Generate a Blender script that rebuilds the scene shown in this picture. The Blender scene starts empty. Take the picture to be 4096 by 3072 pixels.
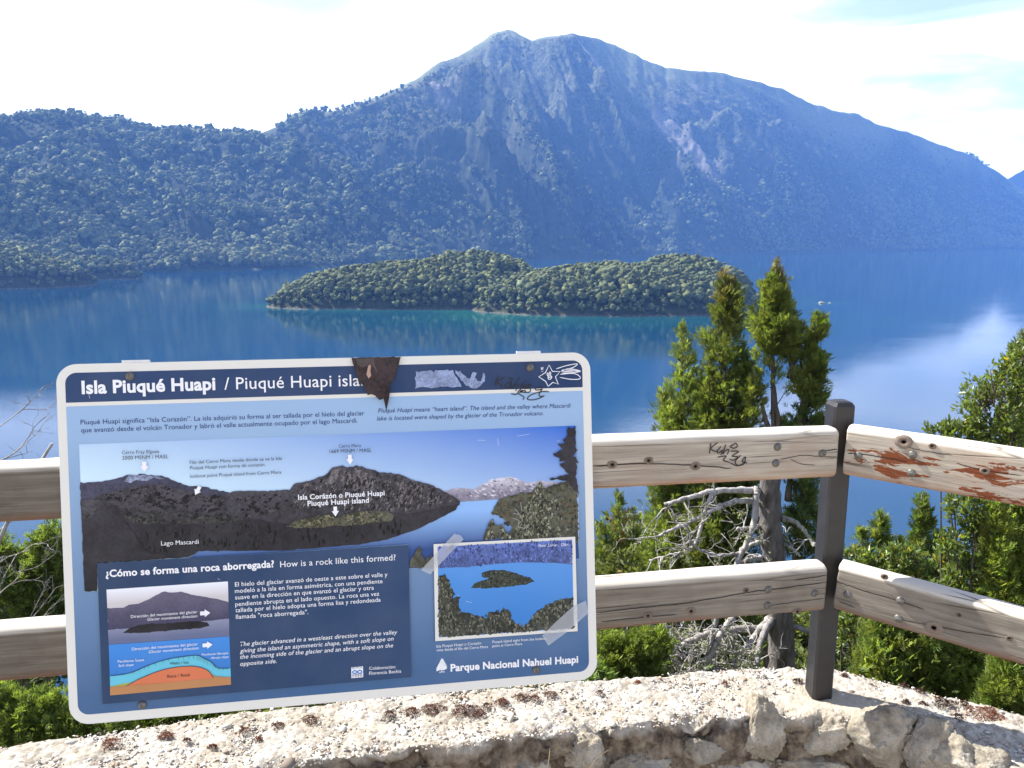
import bpy, bmesh, math, random
import numpy as np
from mathutils import Matrix, Vector, noise as mnoise
from mathutils.geometry import tessellate_polygon

SC = bpy.context.scene
COL = SC.collection
rng = np.random.default_rng(7)
random.seed(7)

# ------------------------------------------------------------------ camera
FPX, CX, CY = 3200.0, 2048.0, 1536.0          # focal length and centre in photo pixels
PITCH = math.radians(10.481)
EYE = np.array([0.0, 0.0, 1.2])                # wall top is z = 0
cam = bpy.data.cameras.new('camera')
cam.sensor_width = 36.0
cam.lens = 36.0 * FPX / 4096.0
cam.clip_start, cam.clip_end = 0.05, 30000
cam_ob = bpy.data.objects.new('camera', cam)
COL.objects.link(cam_ob)
cam_ob.location = EYE
cam_ob.rotation_euler = (math.pi / 2 - PITCH, 0, 0)
SC.camera = cam_ob

# ------------------------------------------------------------------ world, sun, exposure
SUN_DIR = np.array([-0.63, 0.32, 0.71]); SUN_DIR /= np.linalg.norm(SUN_DIR)   # towards the sun
SUN_EL = math.asin(SUN_DIR[2])
SUN_AZ = math.atan2(SUN_DIR[0], SUN_DIR[1])    # clockwise from +Y
world = bpy.data.worlds.new('World')
SC.world = world
world.use_nodes = True
wt = world.node_tree
wt.nodes.clear()
sky = wt.nodes.new('ShaderNodeTexSky')
sky.sky_type = 'NISHITA'
sky.sun_disc = False
sky.sun_elevation = SUN_EL
sky.sun_rotation = SUN_AZ
sky.altitude = 800
sky.air_density, sky.dust_density, sky.ozone_density = 1.0, 0.8, 1.0
tc = wt.nodes.new('ShaderNodeTexCoord')
mp = wt.nodes.new('ShaderNodeMapping'); mp.inputs['Scale'].default_value = (1.2, 1.2, 4.5)
mp.inputs['Location'].default_value = (0.35, 0.1, 0.2)
nz = wt.nodes.new('ShaderNodeTexNoise'); nz.inputs['Scale'].default_value = 1.1; nz.inputs['Detail'].default_value = 7; nz.inputs['Roughness'].default_value = 0.55
cr = wt.nodes.new('ShaderNodeMapRange'); cr.inputs['From Min'].default_value = 0.30; cr.inputs['From Max'].default_value = 0.60
mx = wt.nodes.new('ShaderNodeMix'); mx.data_type = 'RGBA'
mx.inputs['B'].default_value = (16.0, 16.0, 16.0, 1)          # thin bright cloud
bg = wt.nodes.new('ShaderNodeBackground'); bg.inputs['Strength'].default_value = 0.062
wo = wt.nodes.new('ShaderNodeOutputWorld')
L = wt.links.new
L(tc.outputs['Generated'], mp.inputs['Vector']); L(mp.outputs['Vector'], nz.inputs['Vector'])
L(nz.outputs['Fac'], cr.inputs['Value'])
sxyz = wt.nodes.new('ShaderNodeSeparateXYZ'); L(tc.outputs['Generated'], sxyz.inputs[0])
el = wt.nodes.new('ShaderNodeMapRange'); el.interpolation_type = 'SMOOTHSTEP'      # the white veil thins out towards the zenith
el.inputs['From Min'].default_value = 0.17; el.inputs['From Max'].default_value = 0.40
el.inputs['To Min'].default_value = 1.0; el.inputs['To Max'].default_value = 0.26
L(sxyz.outputs['Z'], el.inputs['Value'])
dp = wt.nodes.new('ShaderNodeVectorMath'); dp.operation = 'DOT_PRODUCT'; L(tc.outputs['Generated'], dp.inputs[0])
dp.inputs[1].default_value = (0.458, 0.84, 0.295)                                  # a clearer break in the cloud down the valley
gp = wt.nodes.new('ShaderNodeMapRange'); gp.interpolation_type = 'SMOOTHSTEP'
gp.inputs['From Min'].default_value = 0.970; gp.inputs['From Max'].default_value = 0.996; gp.inputs['To Min'].default_value = 1.0; gp.inputs['To Max'].default_value = 0.25
sw = wt.nodes.new('ShaderNodeMath'); sw.operation = 'MULTIPLY_ADD'; sw.inputs[1].default_value = 0.09
m2 = wt.nodes.new('ShaderNodeMapping'); m2.inputs['Scale'].default_value = (2.2, 2.2, 11.0); m2.inputs['Rotation'].default_value = (0.0, 0.22, 0.3); L(tc.outputs['Generated'], m2.inputs['Vector'])
n2 = wt.nodes.new('ShaderNodeTexNoise'); n2.inputs['Scale'].default_value = 1.6; n2.inputs['Detail'].default_value = 8; n2.inputs['Distortion'].default_value = 0.6; L(m2.outputs['Vector'], n2.inputs['Vector']); L(n2.outputs['Fac'], sw.inputs[0])
sb = wt.nodes.new('ShaderNodeMath'); sb.operation = 'SUBTRACT'; sb.inputs[1].default_value = 0.049; L(dp.outputs['Value'], sb.inputs[0]); L(sb.outputs[0], sw.inputs[2]); L(sw.outputs[0], gp.inputs['Value'])
gm = wt.nodes.new('ShaderNodeMath'); gm.operation = 'MULTIPLY'; L(cr.outputs['Result'], gm.inputs[0]); L(gp.outputs['Result'], gm.inputs[1])
mm = wt.nodes.new('ShaderNodeMath'); mm.operation = 'MULTIPLY'; L(gm.outputs[0], mm.inputs[0]); L(el.outputs['Result'], mm.inputs[1])
L(mm.outputs[0], mx.inputs['Factor'])
L(sky.outputs['Color'], mx.inputs['A']); L(mx.outputs['Result'], bg.inputs['Color']); L(bg.outputs['Background'], wo.inputs['Surface'])

sun = bpy.data.lights.new('sun', 'SUN')
sun.energy, sun.angle, sun.color = 5.0, math.radians(0.53), (1.0, 0.965, 0.90)
sun_ob = bpy.data.objects.new('sun', sun)
COL.objects.link(sun_ob)
sun_ob.rotation_euler = Vector(-SUN_DIR).to_track_quat('-Z', 'Y').to_euler()

SC.view_settings.view_transform = 'Standard'
SC.view_settings.look = 'None'
SC.view_settings.gamma = 1.0
SC.view_settings.exposure = 1.55
SC.view_settings.use_curve_mapping = False
SC.render.engine = 'CYCLES'
SC.cycles.max_bounces = 6
SC.cycles.diffuse_bounces = 3
SC.cycles.glossy_bounces = 3
SC.cycles.transmission_bounces = 3
SC.cycles.volume_bounces = 1
SC.cycles.transparent_max_bounces = 12
SC.cycles.use_denoising = True
SC.cycles.sample_clamp_indirect = 6.0

# ------------------------------------------------------------------ geometry helpers
AX_R = np.array([1.0, 0, 0])
AX_F = np.array([0, math.cos(PITCH), -math.sin(PITCH)])
AX_U = np.array([0, math.sin(PITCH), math.cos(PITCH)])
def ray(x, y):
    return AX_R * (x - CX) / FPX - AX_U * (y - CY) / FPX + AX_F
def at_z(x, y, z=0.0):
    d = ray(x, y); return EYE + d * ((z - EYE[2]) / d[2])
def at_y(x, y, Y):
    d = ray(x, y); return EYE + d * (Y / d[1])
def at_plane(x, y, p, n):
    d = ray(x, y); return EYE + d * (((p - EYE) @ n) / (d @ n))
K = 4096 / 2212.0                               # coordinates read off a 2212 px wide view
def dz(x, y): return (x * K, y * K)
def z3(x, y): return (200 + x * .49729, 1380 + y * .49729)
def z4(x, y): return (1300 + x * .49729, 1380 + y * .49729)
def z5(x, y): return (200 + x * .49729, 2200 + y * .49729)
def z6(x, y): return (1300 + x * .49729, 2050 + y * .49729)
def z7(x, y): return (2300 + x * .81193, 1000 + y * .81193)
def z8(x, y): return (2300 + x * .81193, 1950 + y * .81193)

def srgb(r, g, b):
    f = lambda c: c / 12.92 if c <= 0.04045 else ((c + 0.055) / 1.055) ** 2.4
    return tuple(f(v / 255.0) for v in (r, g, b))

def _h(ix, iy, iz, seed):
    n = (ix * 374761393 + iy * 668265263 + iz * 2147483647 + seed * 974634777) & 0xFFFFFFFF
    n = ((n ^ (n >> 13)) * 1274126177) & 0xFFFFFFFF
    n = (n ^ (n >> 16)) & 0xFFFFFFFF
    return n.astype(np.float64) / 4294967295.0
def vnoise(x, y, z=0.0, seed=0):
    x, y, z = np.broadcast_arrays(np.asarray(x, float), np.asarray(y, float), np.asarray(z, float))
    xi, yi, zi = np.floor(x), np.floor(y), np.floor(z)
    fx, fy, fz = x - xi, y - yi, z - zi
    xi, yi, zi = xi.astype(np.int64), yi.astype(np.int64), zi.astype(np.int64)
    s = lambda t: t * t * t * (t * (t * 6 - 15) + 10)
    fx, fy, fz = s(fx), s(fy), s(fz)
    out = 0
    for dx_ in (0, 1):
        for dy_ in (0, 1):
            for dz_ in (0, 1):
                w = (fx if dx_ else 1 - fx) * (fy if dy_ else 1 - fy) * (fz if dz_ else 1 - fz)
                out = out + w * _h(xi + dx_, yi + dy_, zi + dz_, seed)
    return out * 2 - 1
def fbm(x, y, z=0.0, oct=5, seed=0, gain=0.5, lac=2.03):
    a, s, tot = 1.0, 0, 0
    for o in range(oct):
        s = s + a * vnoise(x, y, z, seed + o * 17)
        tot += a; a *= gain; x, y, z = np.asarray(x) * lac, np.asarray(y) * lac, np.asarray(z) * lac
    return s / tot
def ridged(x, y, z=0.0, oct=5, seed=0, gain=0.5):
    a, s, tot = 1.0, 0, 0
    for o in range(oct):
        s = s + a * (1 - np.abs(vnoise(x, y, z, seed + o * 31)))
        tot += a; a *= gain; x, y, z = np.asarray(x) * 2.1, np.asarray(y) * 2.1, np.asarray(z) * 2.1
    return s / tot

def mesh_from(name, V, F, mats=None, tint=None, smooth=False, attrs=None):
    V = np.ascontiguousarray(V, np.float32).reshape(-1, 3)
    me = bpy.data.meshes.new(name)
    if isinstance(F, np.ndarray):
        k = F.shape[1]; n = len(F)
        me.vertices.add(len(V)); me.vertices.foreach_set('co', V.ravel())
        me.loops.add(n * k); me.loops.foreach_set('vertex_index', np.ascontiguousarray(F, np.int32).ravel())
        me.polygons.add(n); me.polygons.foreach_set('loop_start', np.arange(0, n * k, k, dtype=np.int32))
        me.update(calc_edges=True)
    else:
        me.from_pydata([tuple(map(float, v)) for v in V], [], F); me.update()
    if tint is not None:
        c = np.ones((len(V), 4), np.float32); c[:, :3] = np.asarray(tint, np.float32).reshape(len(V), -1)
        at = me.color_attributes.new('tint', 'FLOAT_COLOR', 'POINT'); at.data.foreach_set('color', c.ravel())
    for k_, v_ in (attrs or {}).items():
        at = me.attributes.new(k_, 'FLOAT', 'POINT'); at.data.foreach_set('value', np.ascontiguousarray(v_, np.float32).ravel())
    if smooth:
        me.polygons.foreach_set('use_smooth', np.ones(len(me.polygons), bool))
    for m in (mats if isinstance(mats, (list, tuple)) else [mats] if mats else []):
        me.materials.append(m)
    me.validate()
    return me
def link(name, me, parent=None, loc=(0, 0, 0), **props):
    o = bpy.data.objects.new(name, me); COL.objects.link(o)
    o.location = loc
    if parent is not None: o.parent = parent
    for k_, v_ in props.items(): o[k_] = v_
    return o
def thing(name, label, cat, loc=(0, 0, 0), group=None):
    o = bpy.data.objects.new(name, None); COL.objects.link(o)
    o.empty_display_size = 0.1
    o.location = loc; o['label'] = label; o['category'] = cat
    if group: o['group'] = group
    return o
class Soup:
    """collects triangles with a tint per vertex"""
    def __init__(s): s.V, s.F, s.T, s.n = [], [], [], 0
    def add(s, V, F, T=(1, 1, 1)):
        V = np.asarray(V, float).reshape(-1, 3); F = np.asarray(F, np.int64)
        s.V.append(V); s.F.append(F + s.n); s.n += len(V)
        T = np.asarray(T, float); s.T.append(np.broadcast_to(T, (len(V), 3)))
    def mesh(s, name, m, smooth=False):
        return mesh_from(name, np.concatenate(s.V), np.concatenate(s.F), m, np.concatenate(s.T), smooth)

def frames(d, roll):
    """rotation matrices whose x axis is d; n vectors at once"""
    d = d / np.linalg.norm(d, axis=1, keepdims=True)
    up = np.where(np.abs(d[:, 2:3]) > 0.95, np.array([[1.0, 0, 0]]), np.array([[0, 0, 1.0]]))
    y = np.cross(up, d); y /= np.linalg.norm(y, axis=1, keepdims=True)
    z = np.cross(d, y)
    c, s_ = np.cos(roll)[:, None], np.sin(roll)[:, None]
    y2 = y * c + z * s_; z2 = -y * s_ + z * c
    return np.stack([d, y2, z2], axis=2)
def stamp(soup, tv, tf, pos, dirs, size, tint, roll=None):
    n = len(pos)
    if n == 0: return
    roll = rng.uniform(0, 2 * math.pi, n) if roll is None else roll
    R = frames(dirs, roll)
    size = np.broadcast_to(size, (n,))
    V = np.einsum('nij,kj->nki', R, tv) * size[:, None, None] + pos[:, None, :]
    F = tf[None] + (np.arange(n) * len(tv))[:, None, None]
    T = np.repeat(tint[:, None, :], len(tv), axis=1)
    soup.add(V.reshape(-1, 3), F.reshape(-1, 3), T.reshape(-1, 3))

def tube(soup, pts, rad, sides=6, tint=(1, 1, 1), rough=0.0, cap=True):
    pts = np.asarray(pts, float); n = len(pts)
    rad = np.atleast_1d(np.asarray(rad, float)); rad = np.interp(np.linspace(0, 1, n), np.linspace(0, 1, len(rad)), rad)
    t = np.gradient(pts, axis=0); t /= np.linalg.norm(t, axis=1, keepdims=True) + 1e-9
    ref = np.array([0.31, 0.87, 0.38]); a = np.cross(t, ref); a /= np.linalg.norm(a, axis=1, keepdims=True) + 1e-9
    b = np.cross(t, a)
    ang = np.linspace(0, 2 * math.pi, sides, endpoint=False)
    r = rad[:, None] * (1 + rough * rng.uniform(-1, 1, (n, sides)))
    V = pts[:, None, :] + r[..., None] * (np.cos(ang)[None, :, None] * a[:, None, :] + np.sin(ang)[None, :, None] * b[:, None, :])
    F = []
    for i in range(n - 1):
        for j in range(sides):
            k2 = (j + 1) % sides
            p, q, r_, s_ = i * sides + j, i * sides + k2, (i + 1) * sides + k2, (i + 1) * sides + j
            F += [(p, q, r_), (p, r_, s_)]
    if cap:
        for j in range(1, sides - 1):
            F.append((0, j + 1, j)); F.append(((n - 1) * sides, (n - 1) * sides + j, (n - 1) * sides + j + 1))
    soup.add(V.reshape(-1, 3), F, tint)
def smooth_path(P, n=10, wob=0.0):
    P = np.asarray(P, float)
    if len(P) < 3:
        t = np.linspace(0, 1, n)[:, None]; out = P[0] * (1 - t) + P[-1] * t
    else:
        Q = np.vstack([2 * P[0] - P[1], P, 2 * P[-1] - P[-2]])
        out = []
        for i in range(1, len(Q) - 2):
            for t in np.linspace(0, 1, n, endpoint=(i == len(Q) - 3)):
                a, b, c, d = Q[i - 1], Q[i], Q[i + 1], Q[i + 2]
                out.append(0.5 * (2 * b + (c - a) * t + (2 * a - 5 * b + 4 * c - d) * t * t + (3 * b - a - 3 * c + d) * t ** 3))
        out = np.array(out)
    if wob: out = out + rng.normal(0, wob, out.shape)
    return out

# ------------------------------------------------------------------ materials
class NT:
    def __init__(s, name):
        s.m = bpy.data.materials.new(name); s.m.use_nodes = True
        s.t = s.m.node_tree; s.t.nodes.clear()
        s.out = s.n('OutputMaterial')
    def n(s, kind, **kw):
        nd = s.t.nodes.new('ShaderNode' + kind)
        for k_, v_ in kw.items():
            if hasattr(nd, k_) and k_ not in nd.inputs: setattr(nd, k_, v_)
            else: nd.inputs[k_].default_value = v_
        return nd
    def l(s, a, b): s.t.links.new(a, b)
    def coord(s, scale=(1, 1, 1), which='Object', loc=(0, 0, 0), rot=(0, 0, 0)):
        c = s.n('TexCoord'); mp_ = s.n('Mapping'); mp_.inputs['Scale'].default_value = scale
        mp_.inputs['Location'].default_value = loc; mp_.inputs['Rotation'].default_value = rot
        s.l(c.outputs[which], mp_.inputs['Vector']); return mp_.outputs['Vector']
    def noise(s, vec, scale, detail=6, rough=0.55, dist=0.0):
        nd = s.n('TexNoise'); nd.inputs['Scale'].default_value = scale; nd.inputs['Detail'].default_value = detail
        nd.inputs['Roughness'].default_value = rough; nd.inputs['Distortion'].default_value = dist
        if vec is not None: s.l(vec, nd.inputs['Vector'])
        return nd.outputs['Fac']
    def ramp(s, fac, stops):
        r = s.n('ValToRGB'); e = r.color_ramp.elements
        while len(e) < len(stops): e.new(0.5)
        for el, (p, c) in zip(e, stops):
            el.position = p; el.color = (*c, 1) if len(c) == 3 else c
        s.l(fac, r.inputs['Fac']); return r.outputs['Color']
    def rng_(s, fac, a, b, c=0.0, d=1.0):
        r = s.n('MapRange'); r.inputs['From Min'].default_value = a; r.inputs['From Max'].default_value = b
        r.inputs['To Min'].default_value = c; r.inputs['To Max'].default_value = d
        s.l(fac, r.inputs['Value']); return r.outputs['Result']
    def mix(s, fac, a, b, mode='MIX'):
        r = s.n('Mix'); r.data_type = 'RGBA'; r.blend_type = mode
        for v_, k_ in ((fac, 0), (a, 6), (b, 7)):
            if hasattr(v_, 'links') or hasattr(v_, 'is_linked'): s.l(v_, r.inputs[k_])
            elif k_ == 0: r.inputs[0].default_value = v_
            else: r.inputs[k_].default_value = (*v_, 1)
        return r.outputs[2]
    def math(s, op, a, b=0.0):
        r = s.n('Math', operation=op)
        for v_, k_ in ((a, 0), (b, 1)):
            if hasattr(v_, 'is_linked'): s.l(v_, r.inputs[k_])
            else: r.inputs[k_].default_value = v_
        return r.outputs[0]
    def bsdf(s, color, rough=0.8, bump=None, bs=0.3, bd=0.01, spec=0.3, metal=0.0):
        p = s.n('BsdfPrincipled')
        if hasattr(color, 'is_linked'): s.l(color, p.inputs['Base Color'])
        else: p.inputs['Base Color'].default_value = (*color, 1)
        if hasattr(rough, 'is_linked'): s.l(rough, p.inputs['Roughness'])
        else: p.inputs['Roughness'].default_value = rough
        p.inputs['Specular IOR Level'].default_value = spec
        p.inputs['Metallic'].default_value = metal
        if bump is not None:
            b = s.n('Bump'); b.inputs['Strength'].default_value = bs; b.inputs['Distance'].default_value = bd
            s.l(bump, b.inputs['Height']); s.l(b.outputs['Normal'], p.inputs['Normal'])
        s.l(p.outputs['BSDF'], s.out.inputs['Surface']); return p

def plain(name, c, rough=0.7, var=0.15, scale=8.0, bs=0.0, bd=0.005, spec=0.3, metal=0.0):
    t = NT(name); v = t.coord()
    f = t.noise(v, scale)
    col = t.ramp(f, [(0.3, tuple(x * (1 - var) for x in c)), (0.7, tuple(min(1, x * (1 + var)) for x in c))])
    t.bsdf(col, rough, f if bs else None, bs, bd, spec, metal)
    return t.m

def leaf_mat(name, c, trans=0.35, rough=0.55, spec=0.25, tc_=None, hue=0.2):
    t = NT(name)
    a = t.n('VertexColor'); a.layer_name = 'tint'
    info = t.n('ObjectInfo')
    k_ = t.rng_(info.outputs['Random'], 0, 1, 1 - (0.1 + 0.3 * hue), 1 + (0.08 + 0.3 * hue))
    col = t.mix(1.0, a.outputs['Color'], c, 'MULTIPLY')
    hsv = t.n('HueSaturation'); t.l(col, hsv.inputs['Color']); t.l(k_, hsv.inputs['Value'])
    r2 = t.math('FRACT', t.math('MULTIPLY', info.outputs['Random'], 7.31)); t.l(t.rng_(r2, 0, 1, 0.5 - 0.025 * hue, 0.5 + 0.02 * hue), hsv.inputs['Hue']); t.l(t.rng_(r2, 0, 1, 1 + 0.05 * hue, 1 - 0.25 * hue), hsv.inputs['Saturation'])
    p = t.bsdf(hsv.outputs['Color'], rough, spec=spec)
    tr = t.n('BsdfTranslucent')
    tcol = t.mix(1.0, hsv.outputs['Color'], tc_ or (1.65, 1.7, 0.7), 'MULTIPLY')
    t.l(tcol, tr.inputs['Color'])
    ms = t.n('MixShader'); ms.inputs[0].default_value = trans
    t.l(p.outputs['BSDF'], ms.inputs[1]); t.l(tr.outputs['BSDF'], ms.inputs[2]); t.l(ms.outputs[0], t.out.inputs['Surface'])
    return t.m

def bark_mat(name, c1, c2, scale=(30, 30, 5), bs=0.9):
    t = NT(name); v = t.coord(scale)
    f = t.noise(v, 1.0, 8, 0.65)
    a = t.n('VertexColor'); a.layer_name = 'tint'
    col = t.mix(1.0, t.ramp(f, [(0.32, c1), (0.62, c2)]), a.outputs['Color'], 'MULTIPLY')
    t.bsdf(col, 0.9, f, bs, 0.02, 0.1)
    return t.m

MAT = {}
MAT['cypress'] = leaf_mat('cypress_scale_leaves', (0.172, 0.210, 0.056), 0.46)
MAT['cypress_dark'] = leaf_mat('dark_cypress_leaves', (0.140, 0.185, 0.046), 0.45)
MAT['broad'] = leaf_mat('glossy_broad_leaves', (0.135, 0.180, 0.045), 0.40, 0.32, 0.5)
MAT['coihue'] = leaf_mat('beech_leaves', (0.125, 0.145, 0.048), 0.34)
MAT['forest'] = leaf_mat('forest_crowns', (0.148, 0.172, 0.064), 0.15, 0.8, 0.1, hue=0.8)
MAT['lichen'] = leaf_mat('pale_lichen', (0.34, 0.36, 0.20), 0.25, 0.9, 0.05)
MAT['bark'] = bark_mat('cypress_bark', (0.045, 0.035, 0.028), (0.17, 0.14, 0.115))
MAT['dead'] = bark_mat('bleached_dead_wood', (0.15, 0.135, 0.12), (0.46, 0.43, 0.40), (22, 22, 6))
MAT['moss'] = leaf_mat('rusty_moss', (0.105, 0.045, 0.034), 0.1, 0.95, 0.05)
MAT['dry'] = plain('dry_straw', (0.45, 0.33, 0.18), 0.8)
MAT['steel'] = plain('painted_steel', (0.016, 0.0145, 0.015), 0.5, 0.3, 30, 0.15, 0.001, 0.5)
MAT['bolt'] = plain('bolt_steel', (0.13, 0.122, 0.11), 0.5, 0.4, 120, 0.3, 0.001, 0.4, 0.35)
MAT['alu'] = plain('galvanised_strap', (0.62, 0.62, 0.61), 0.5, 0.1, 40, spec=0.5, metal=0.3)

# ------------------------------------------------------------------ the lake
LAKE = -59.0
def on_lake(x, y): return at_z(x, y, LAKE)
ISL_SHORE = []                                   # filled below, used for the shallows
isl_near = [on_lake(*dz(x, y))[:2] for x, y in
            [(578, 661), (640, 663), (720, 666), (800, 667), (880, 667), (960, 666), (1020, 678), (1060, 681), (1150, 680), (1240, 676), (1330, 674), (1420, 674), (1520, 670), (1600, 660), (1626, 640)]]
isl_near = np.array(isl_near)
def build_lake():
    # fine near the island so the shallows can follow the shore, coarse further out
    xs = np.unique(np.concatenate([np.linspace(-6600, -600, 13), np.linspace(-600, 700, 131), np.linspace(700, 6600, 13)]))
    ys = np.unique(np.concatenate([np.linspace(-6600, 40, 8), np.linspace(40, 1000, 161), np.linspace(1000, 6600, 20)]))
    X, Y = np.meshgrid(xs, ys)
    P = np.stack([X, Y], -1).reshape(-1, 2)
    d = np.full(len(P), 1e9)
    for i in range(len(isl_near) - 1):
        a, b = isl_near[i], isl_near[i + 1]
        ab = b - a; t = np.clip(((P - a) @ ab) / (ab @ ab), 0, 1)
        d = np.minimum(d, np.linalg.norm(P - (a + t[:, None] * ab), axis=1))
    sh = np.exp(-(d / 30.0) ** 1.2) * 0.95
    sh += 0.35 * np.exp(-((P[:, 0] - 60) / 190) ** 2 - ((P[:, 1] - 575) / 50) ** 2)
    rk = on_lake(*dz(1780, 655))[:2]
    sh += 1.0 * np.exp(-((P[:, 0] - rk[0] - 5) / 16) ** 2 - ((P[:, 1] - rk[1]) / 9) ** 2)
    V = np.column_stack([P, np.full(len(P), LAKE)])
    nx, ny = len(xs), len(ys)
    i, j = np.meshgrid(np.arange(nx - 1), np.arange(ny - 1))
    a = (j * nx + i).ravel()
    F = np.stack([a, a + 1, a + nx + 1, a + nx], 1)
    t = NT('lake_water')
    at = t.n('Attribute', attribute_name='shallow')
    v = t.coord((1, 1, 1))
    n1 = t.noise(v, 0.006, 4)
    deep = t.mix(n1, (0.001, 0.030, 0.078), (0.0015, 0.036, 0.086))
    col = t.mix(at.outputs['Fac'], deep, (0.012, 0.105, 0.095))
    w1 = t.noise(v, 0.55, 5, 0.6)
    v2 = t.coord((1, 0.45, 1), rot=(0, 0, 0.5))
    w2 = t.noise(v2, 2.6, 3, 0.6)
    wind = t.rng_(t.noise(t.coord((1, 2.4, 1), rot=(0, 0, 0.35)), 0.011, 5, 0.6), 0.38, 0.62, 0.15, 1.35)
    h = t.math('ADD', t.math('MULTIPLY', w1, 0.6), t.math('MULTIPLY', w2, 0.25))
    h = t.math('MULTIPLY', h, wind)
    p = t.bsdf(col, 0.07, h, 0.22, 0.12, 0.5)
    p.inputs['IOR'].default_value = 1.333
    me = mesh_from('lake', V, F, t.m, attrs={'shallow': np.clip(sh, 0, 1)})
    link('lake', me, kind='structure')
build_lake()

# ------------------------------------------------------------------ far mountains
RIDGE = [(-900, 330), (-500, 300), (-200, 262), (0, 245), (40, 243), (100, 235), (160, 240), (230, 250), (290, 273), (360, 275), (440, 275), (500, 280), (530, 287), (560, 280), (605, 265), (625, 245), (660, 234), (720, 238), (770, 225), (830, 200), (900, 168), (945, 135), (990, 118), (1030, 95), (1065, 70), (1095, 61), (1115, 67), (1130, 75), (1148, 85), (1175, 78), (1210, 74), (1240, 70), (1265, 75), (1300, 85), (1345, 102), (1390, 125), (1440, 143), (1500, 150), (1560, 155), (1620, 170), (1690, 190), (1740, 215), (1790, 235), (1850, 245), (1900, 270), (1960, 285), (2030, 310), (2100, 335), (2150, 365), (2212, 408), (2300, 455), (2420, 492), (2520, 508), (2620, 522), (2700, 529)]
SHORE = [(-900, 640), (-300, 612), (0, 598), (285, 589), (500, 585), (700, 579), (1150, 562), (1650, 549), (2000, 541), (2212, 535), (2420, 531.5), (2700, 531)]
RDIST = [(-900, 1500), (-300, 1900), (0, 2150), (300, 2350), (530, 2500), (660, 2750), (900, 3100), (1095, 3450), (1240, 3450), (1500, 3600), (1800, 4000), (2100, 4500), (2420, 5000), (2700, 5060)]
def horiz(x, y):
    d = ray(*dz(x, y)); return math.atan2(d[0], d[1]), d[2] / math.hypot(d[0], d[1])
rphi = np.array([horiz(x, y)[0] for x, y in RIDGE]); rtan = np.array([horiz(x, y)[1] for x, y in RIDGE])
rd_phi = np.array([horiz(x, 240)[0] for x, _ in RDIST]); rd = np.array([r for _, r in RDIST], float)
sphi = np.array([horiz(x, y)[0] for x, y in SHORE]); sdist = np.array([(EYE[2] - LAKE) / -horiz(x, y)[1] for x, y in SHORE])

NP_, NT_ = 900, 240
PHI = np.linspace(rphi[0], rphi[-1], NP_)
TT = np.linspace(-0.03, 1.35, NT_)
FALL = 880.0                                      # how far the spurs slant along the slope, metres
def mountain_h(phi, t):
    """height over the lake and distance for azimuth phi and climb fraction t (0 shore, 1 ridge)"""
    R0 = np.minimum(np.interp(phi, sphi, sdist), 4700); R1 = np.maximum(np.interp(phi, rd_phi, rd), R0 + 420)
    # small headlands along the shore
    R0 = R0 - 45 * fbm(phi * 9, 0 * phi, seed=5, oct=3) - 14 * fbm(phi * 60, 0 * phi, seed=6, oct=3)
    tanr = np.interp(phi, rphi, rtan)
    rough = 0.0016 * fbm(phi * 90, 0 * phi, seed=8, oct=4)
    H = (tanr + rough) * R1 + EYE[2] - LAKE
    r = R0 + (R1 - R0) * t
    tc_ = np.clip(t, 0, 1)
    h = H * (0.30 * tc_ ** 0.8 + 0.70 * tc_ ** 1.25)
    x = r * np.sin(phi)
    win = np.clip(tc_ * 4, 0, 1) * np.clip((1.0 - tc_) * 3.2, 0, 1)
    u = phi * 3200 - (1 - tc_) * FALL * np.clip((R1 - R0) / 1400, 0.3, 1) + 110 * fbm(x / 500, tc_ * 3, seed=11, oct=3)
    u = u / 1000
    sp = ridged(u * 3.0, tc_ * 0.9, seed=21, oct=4, gain=0.55) - 0.62
    sp2 = ridged(u * 9.5, tc_ * 2.6, seed=43, oct=5, gain=0.62) - 0.62
    crag = ridged(u * 26, tc_ * 11, seed=47, oct=4, gain=0.6) - 0.62
    amp = np.interp(H, [150, 400, 650, 950], [55, 140, 240, 280])
    h = h + win * np.clip((R1 - R0) / 1300, 0.35, 1) * np.interp(phi, [0.2, 0.45], [1.0, 0.6]) * (amp * sp * 2.0 + amp * 0.75 * sp2)
    h = h + win * np.interp(H, [250, 500], [26, 8]) * fbm(x / 330 + 4, tc_ * 9, seed=64, oct=3)
    h = h + win * np.clip((h - 250) / 300, 0, 1) * 38 * crag
    h = h + win * 16 * fbm(x / 70, r / 70, seed=71, oct=3)
    # nothing on the near slope rises past the skyline; leave room for the crowns standing on it
    line = EYE[2] - LAKE + r * tanr - np.clip((1 - tc_) * 60, 0, 20) - 8 * np.clip((480 - H) / 100, 0, 1)
    ex = h - line; h = np.where(ex > -12, line - 12 * np.exp(-np.clip(ex + 12, 0, 400) / 12), h)
    back = np.clip(t - 1, 0, 1)
    h = np.where(t > 1, H - 8 * np.clip((480 - H) / 100, 0, 1) - back * (R1 - R0) * 0.75, h)
    h = np.where(t < 0, t * 260, np.maximum(h, 0.5 + t * 20))
    return x, r * np.cos(phi), h, H
PH, TG = np.meshgrid(PHI, TT)
MX_, MY_, MH_, MHH = mountain_h(PH, TG)
slope = np.hypot(np.gradient(MH_, axis=0) / (np.hypot(np.gradient(MX_, axis=0), np.gradient(MY_, axis=0)) + 1e-6),
                 np.gradient(MH_, axis=1) / (np.hypot(np.gradient(MX_, axis=1), np.gradient(MY_, axis=1)) + 1e-6))
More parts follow.
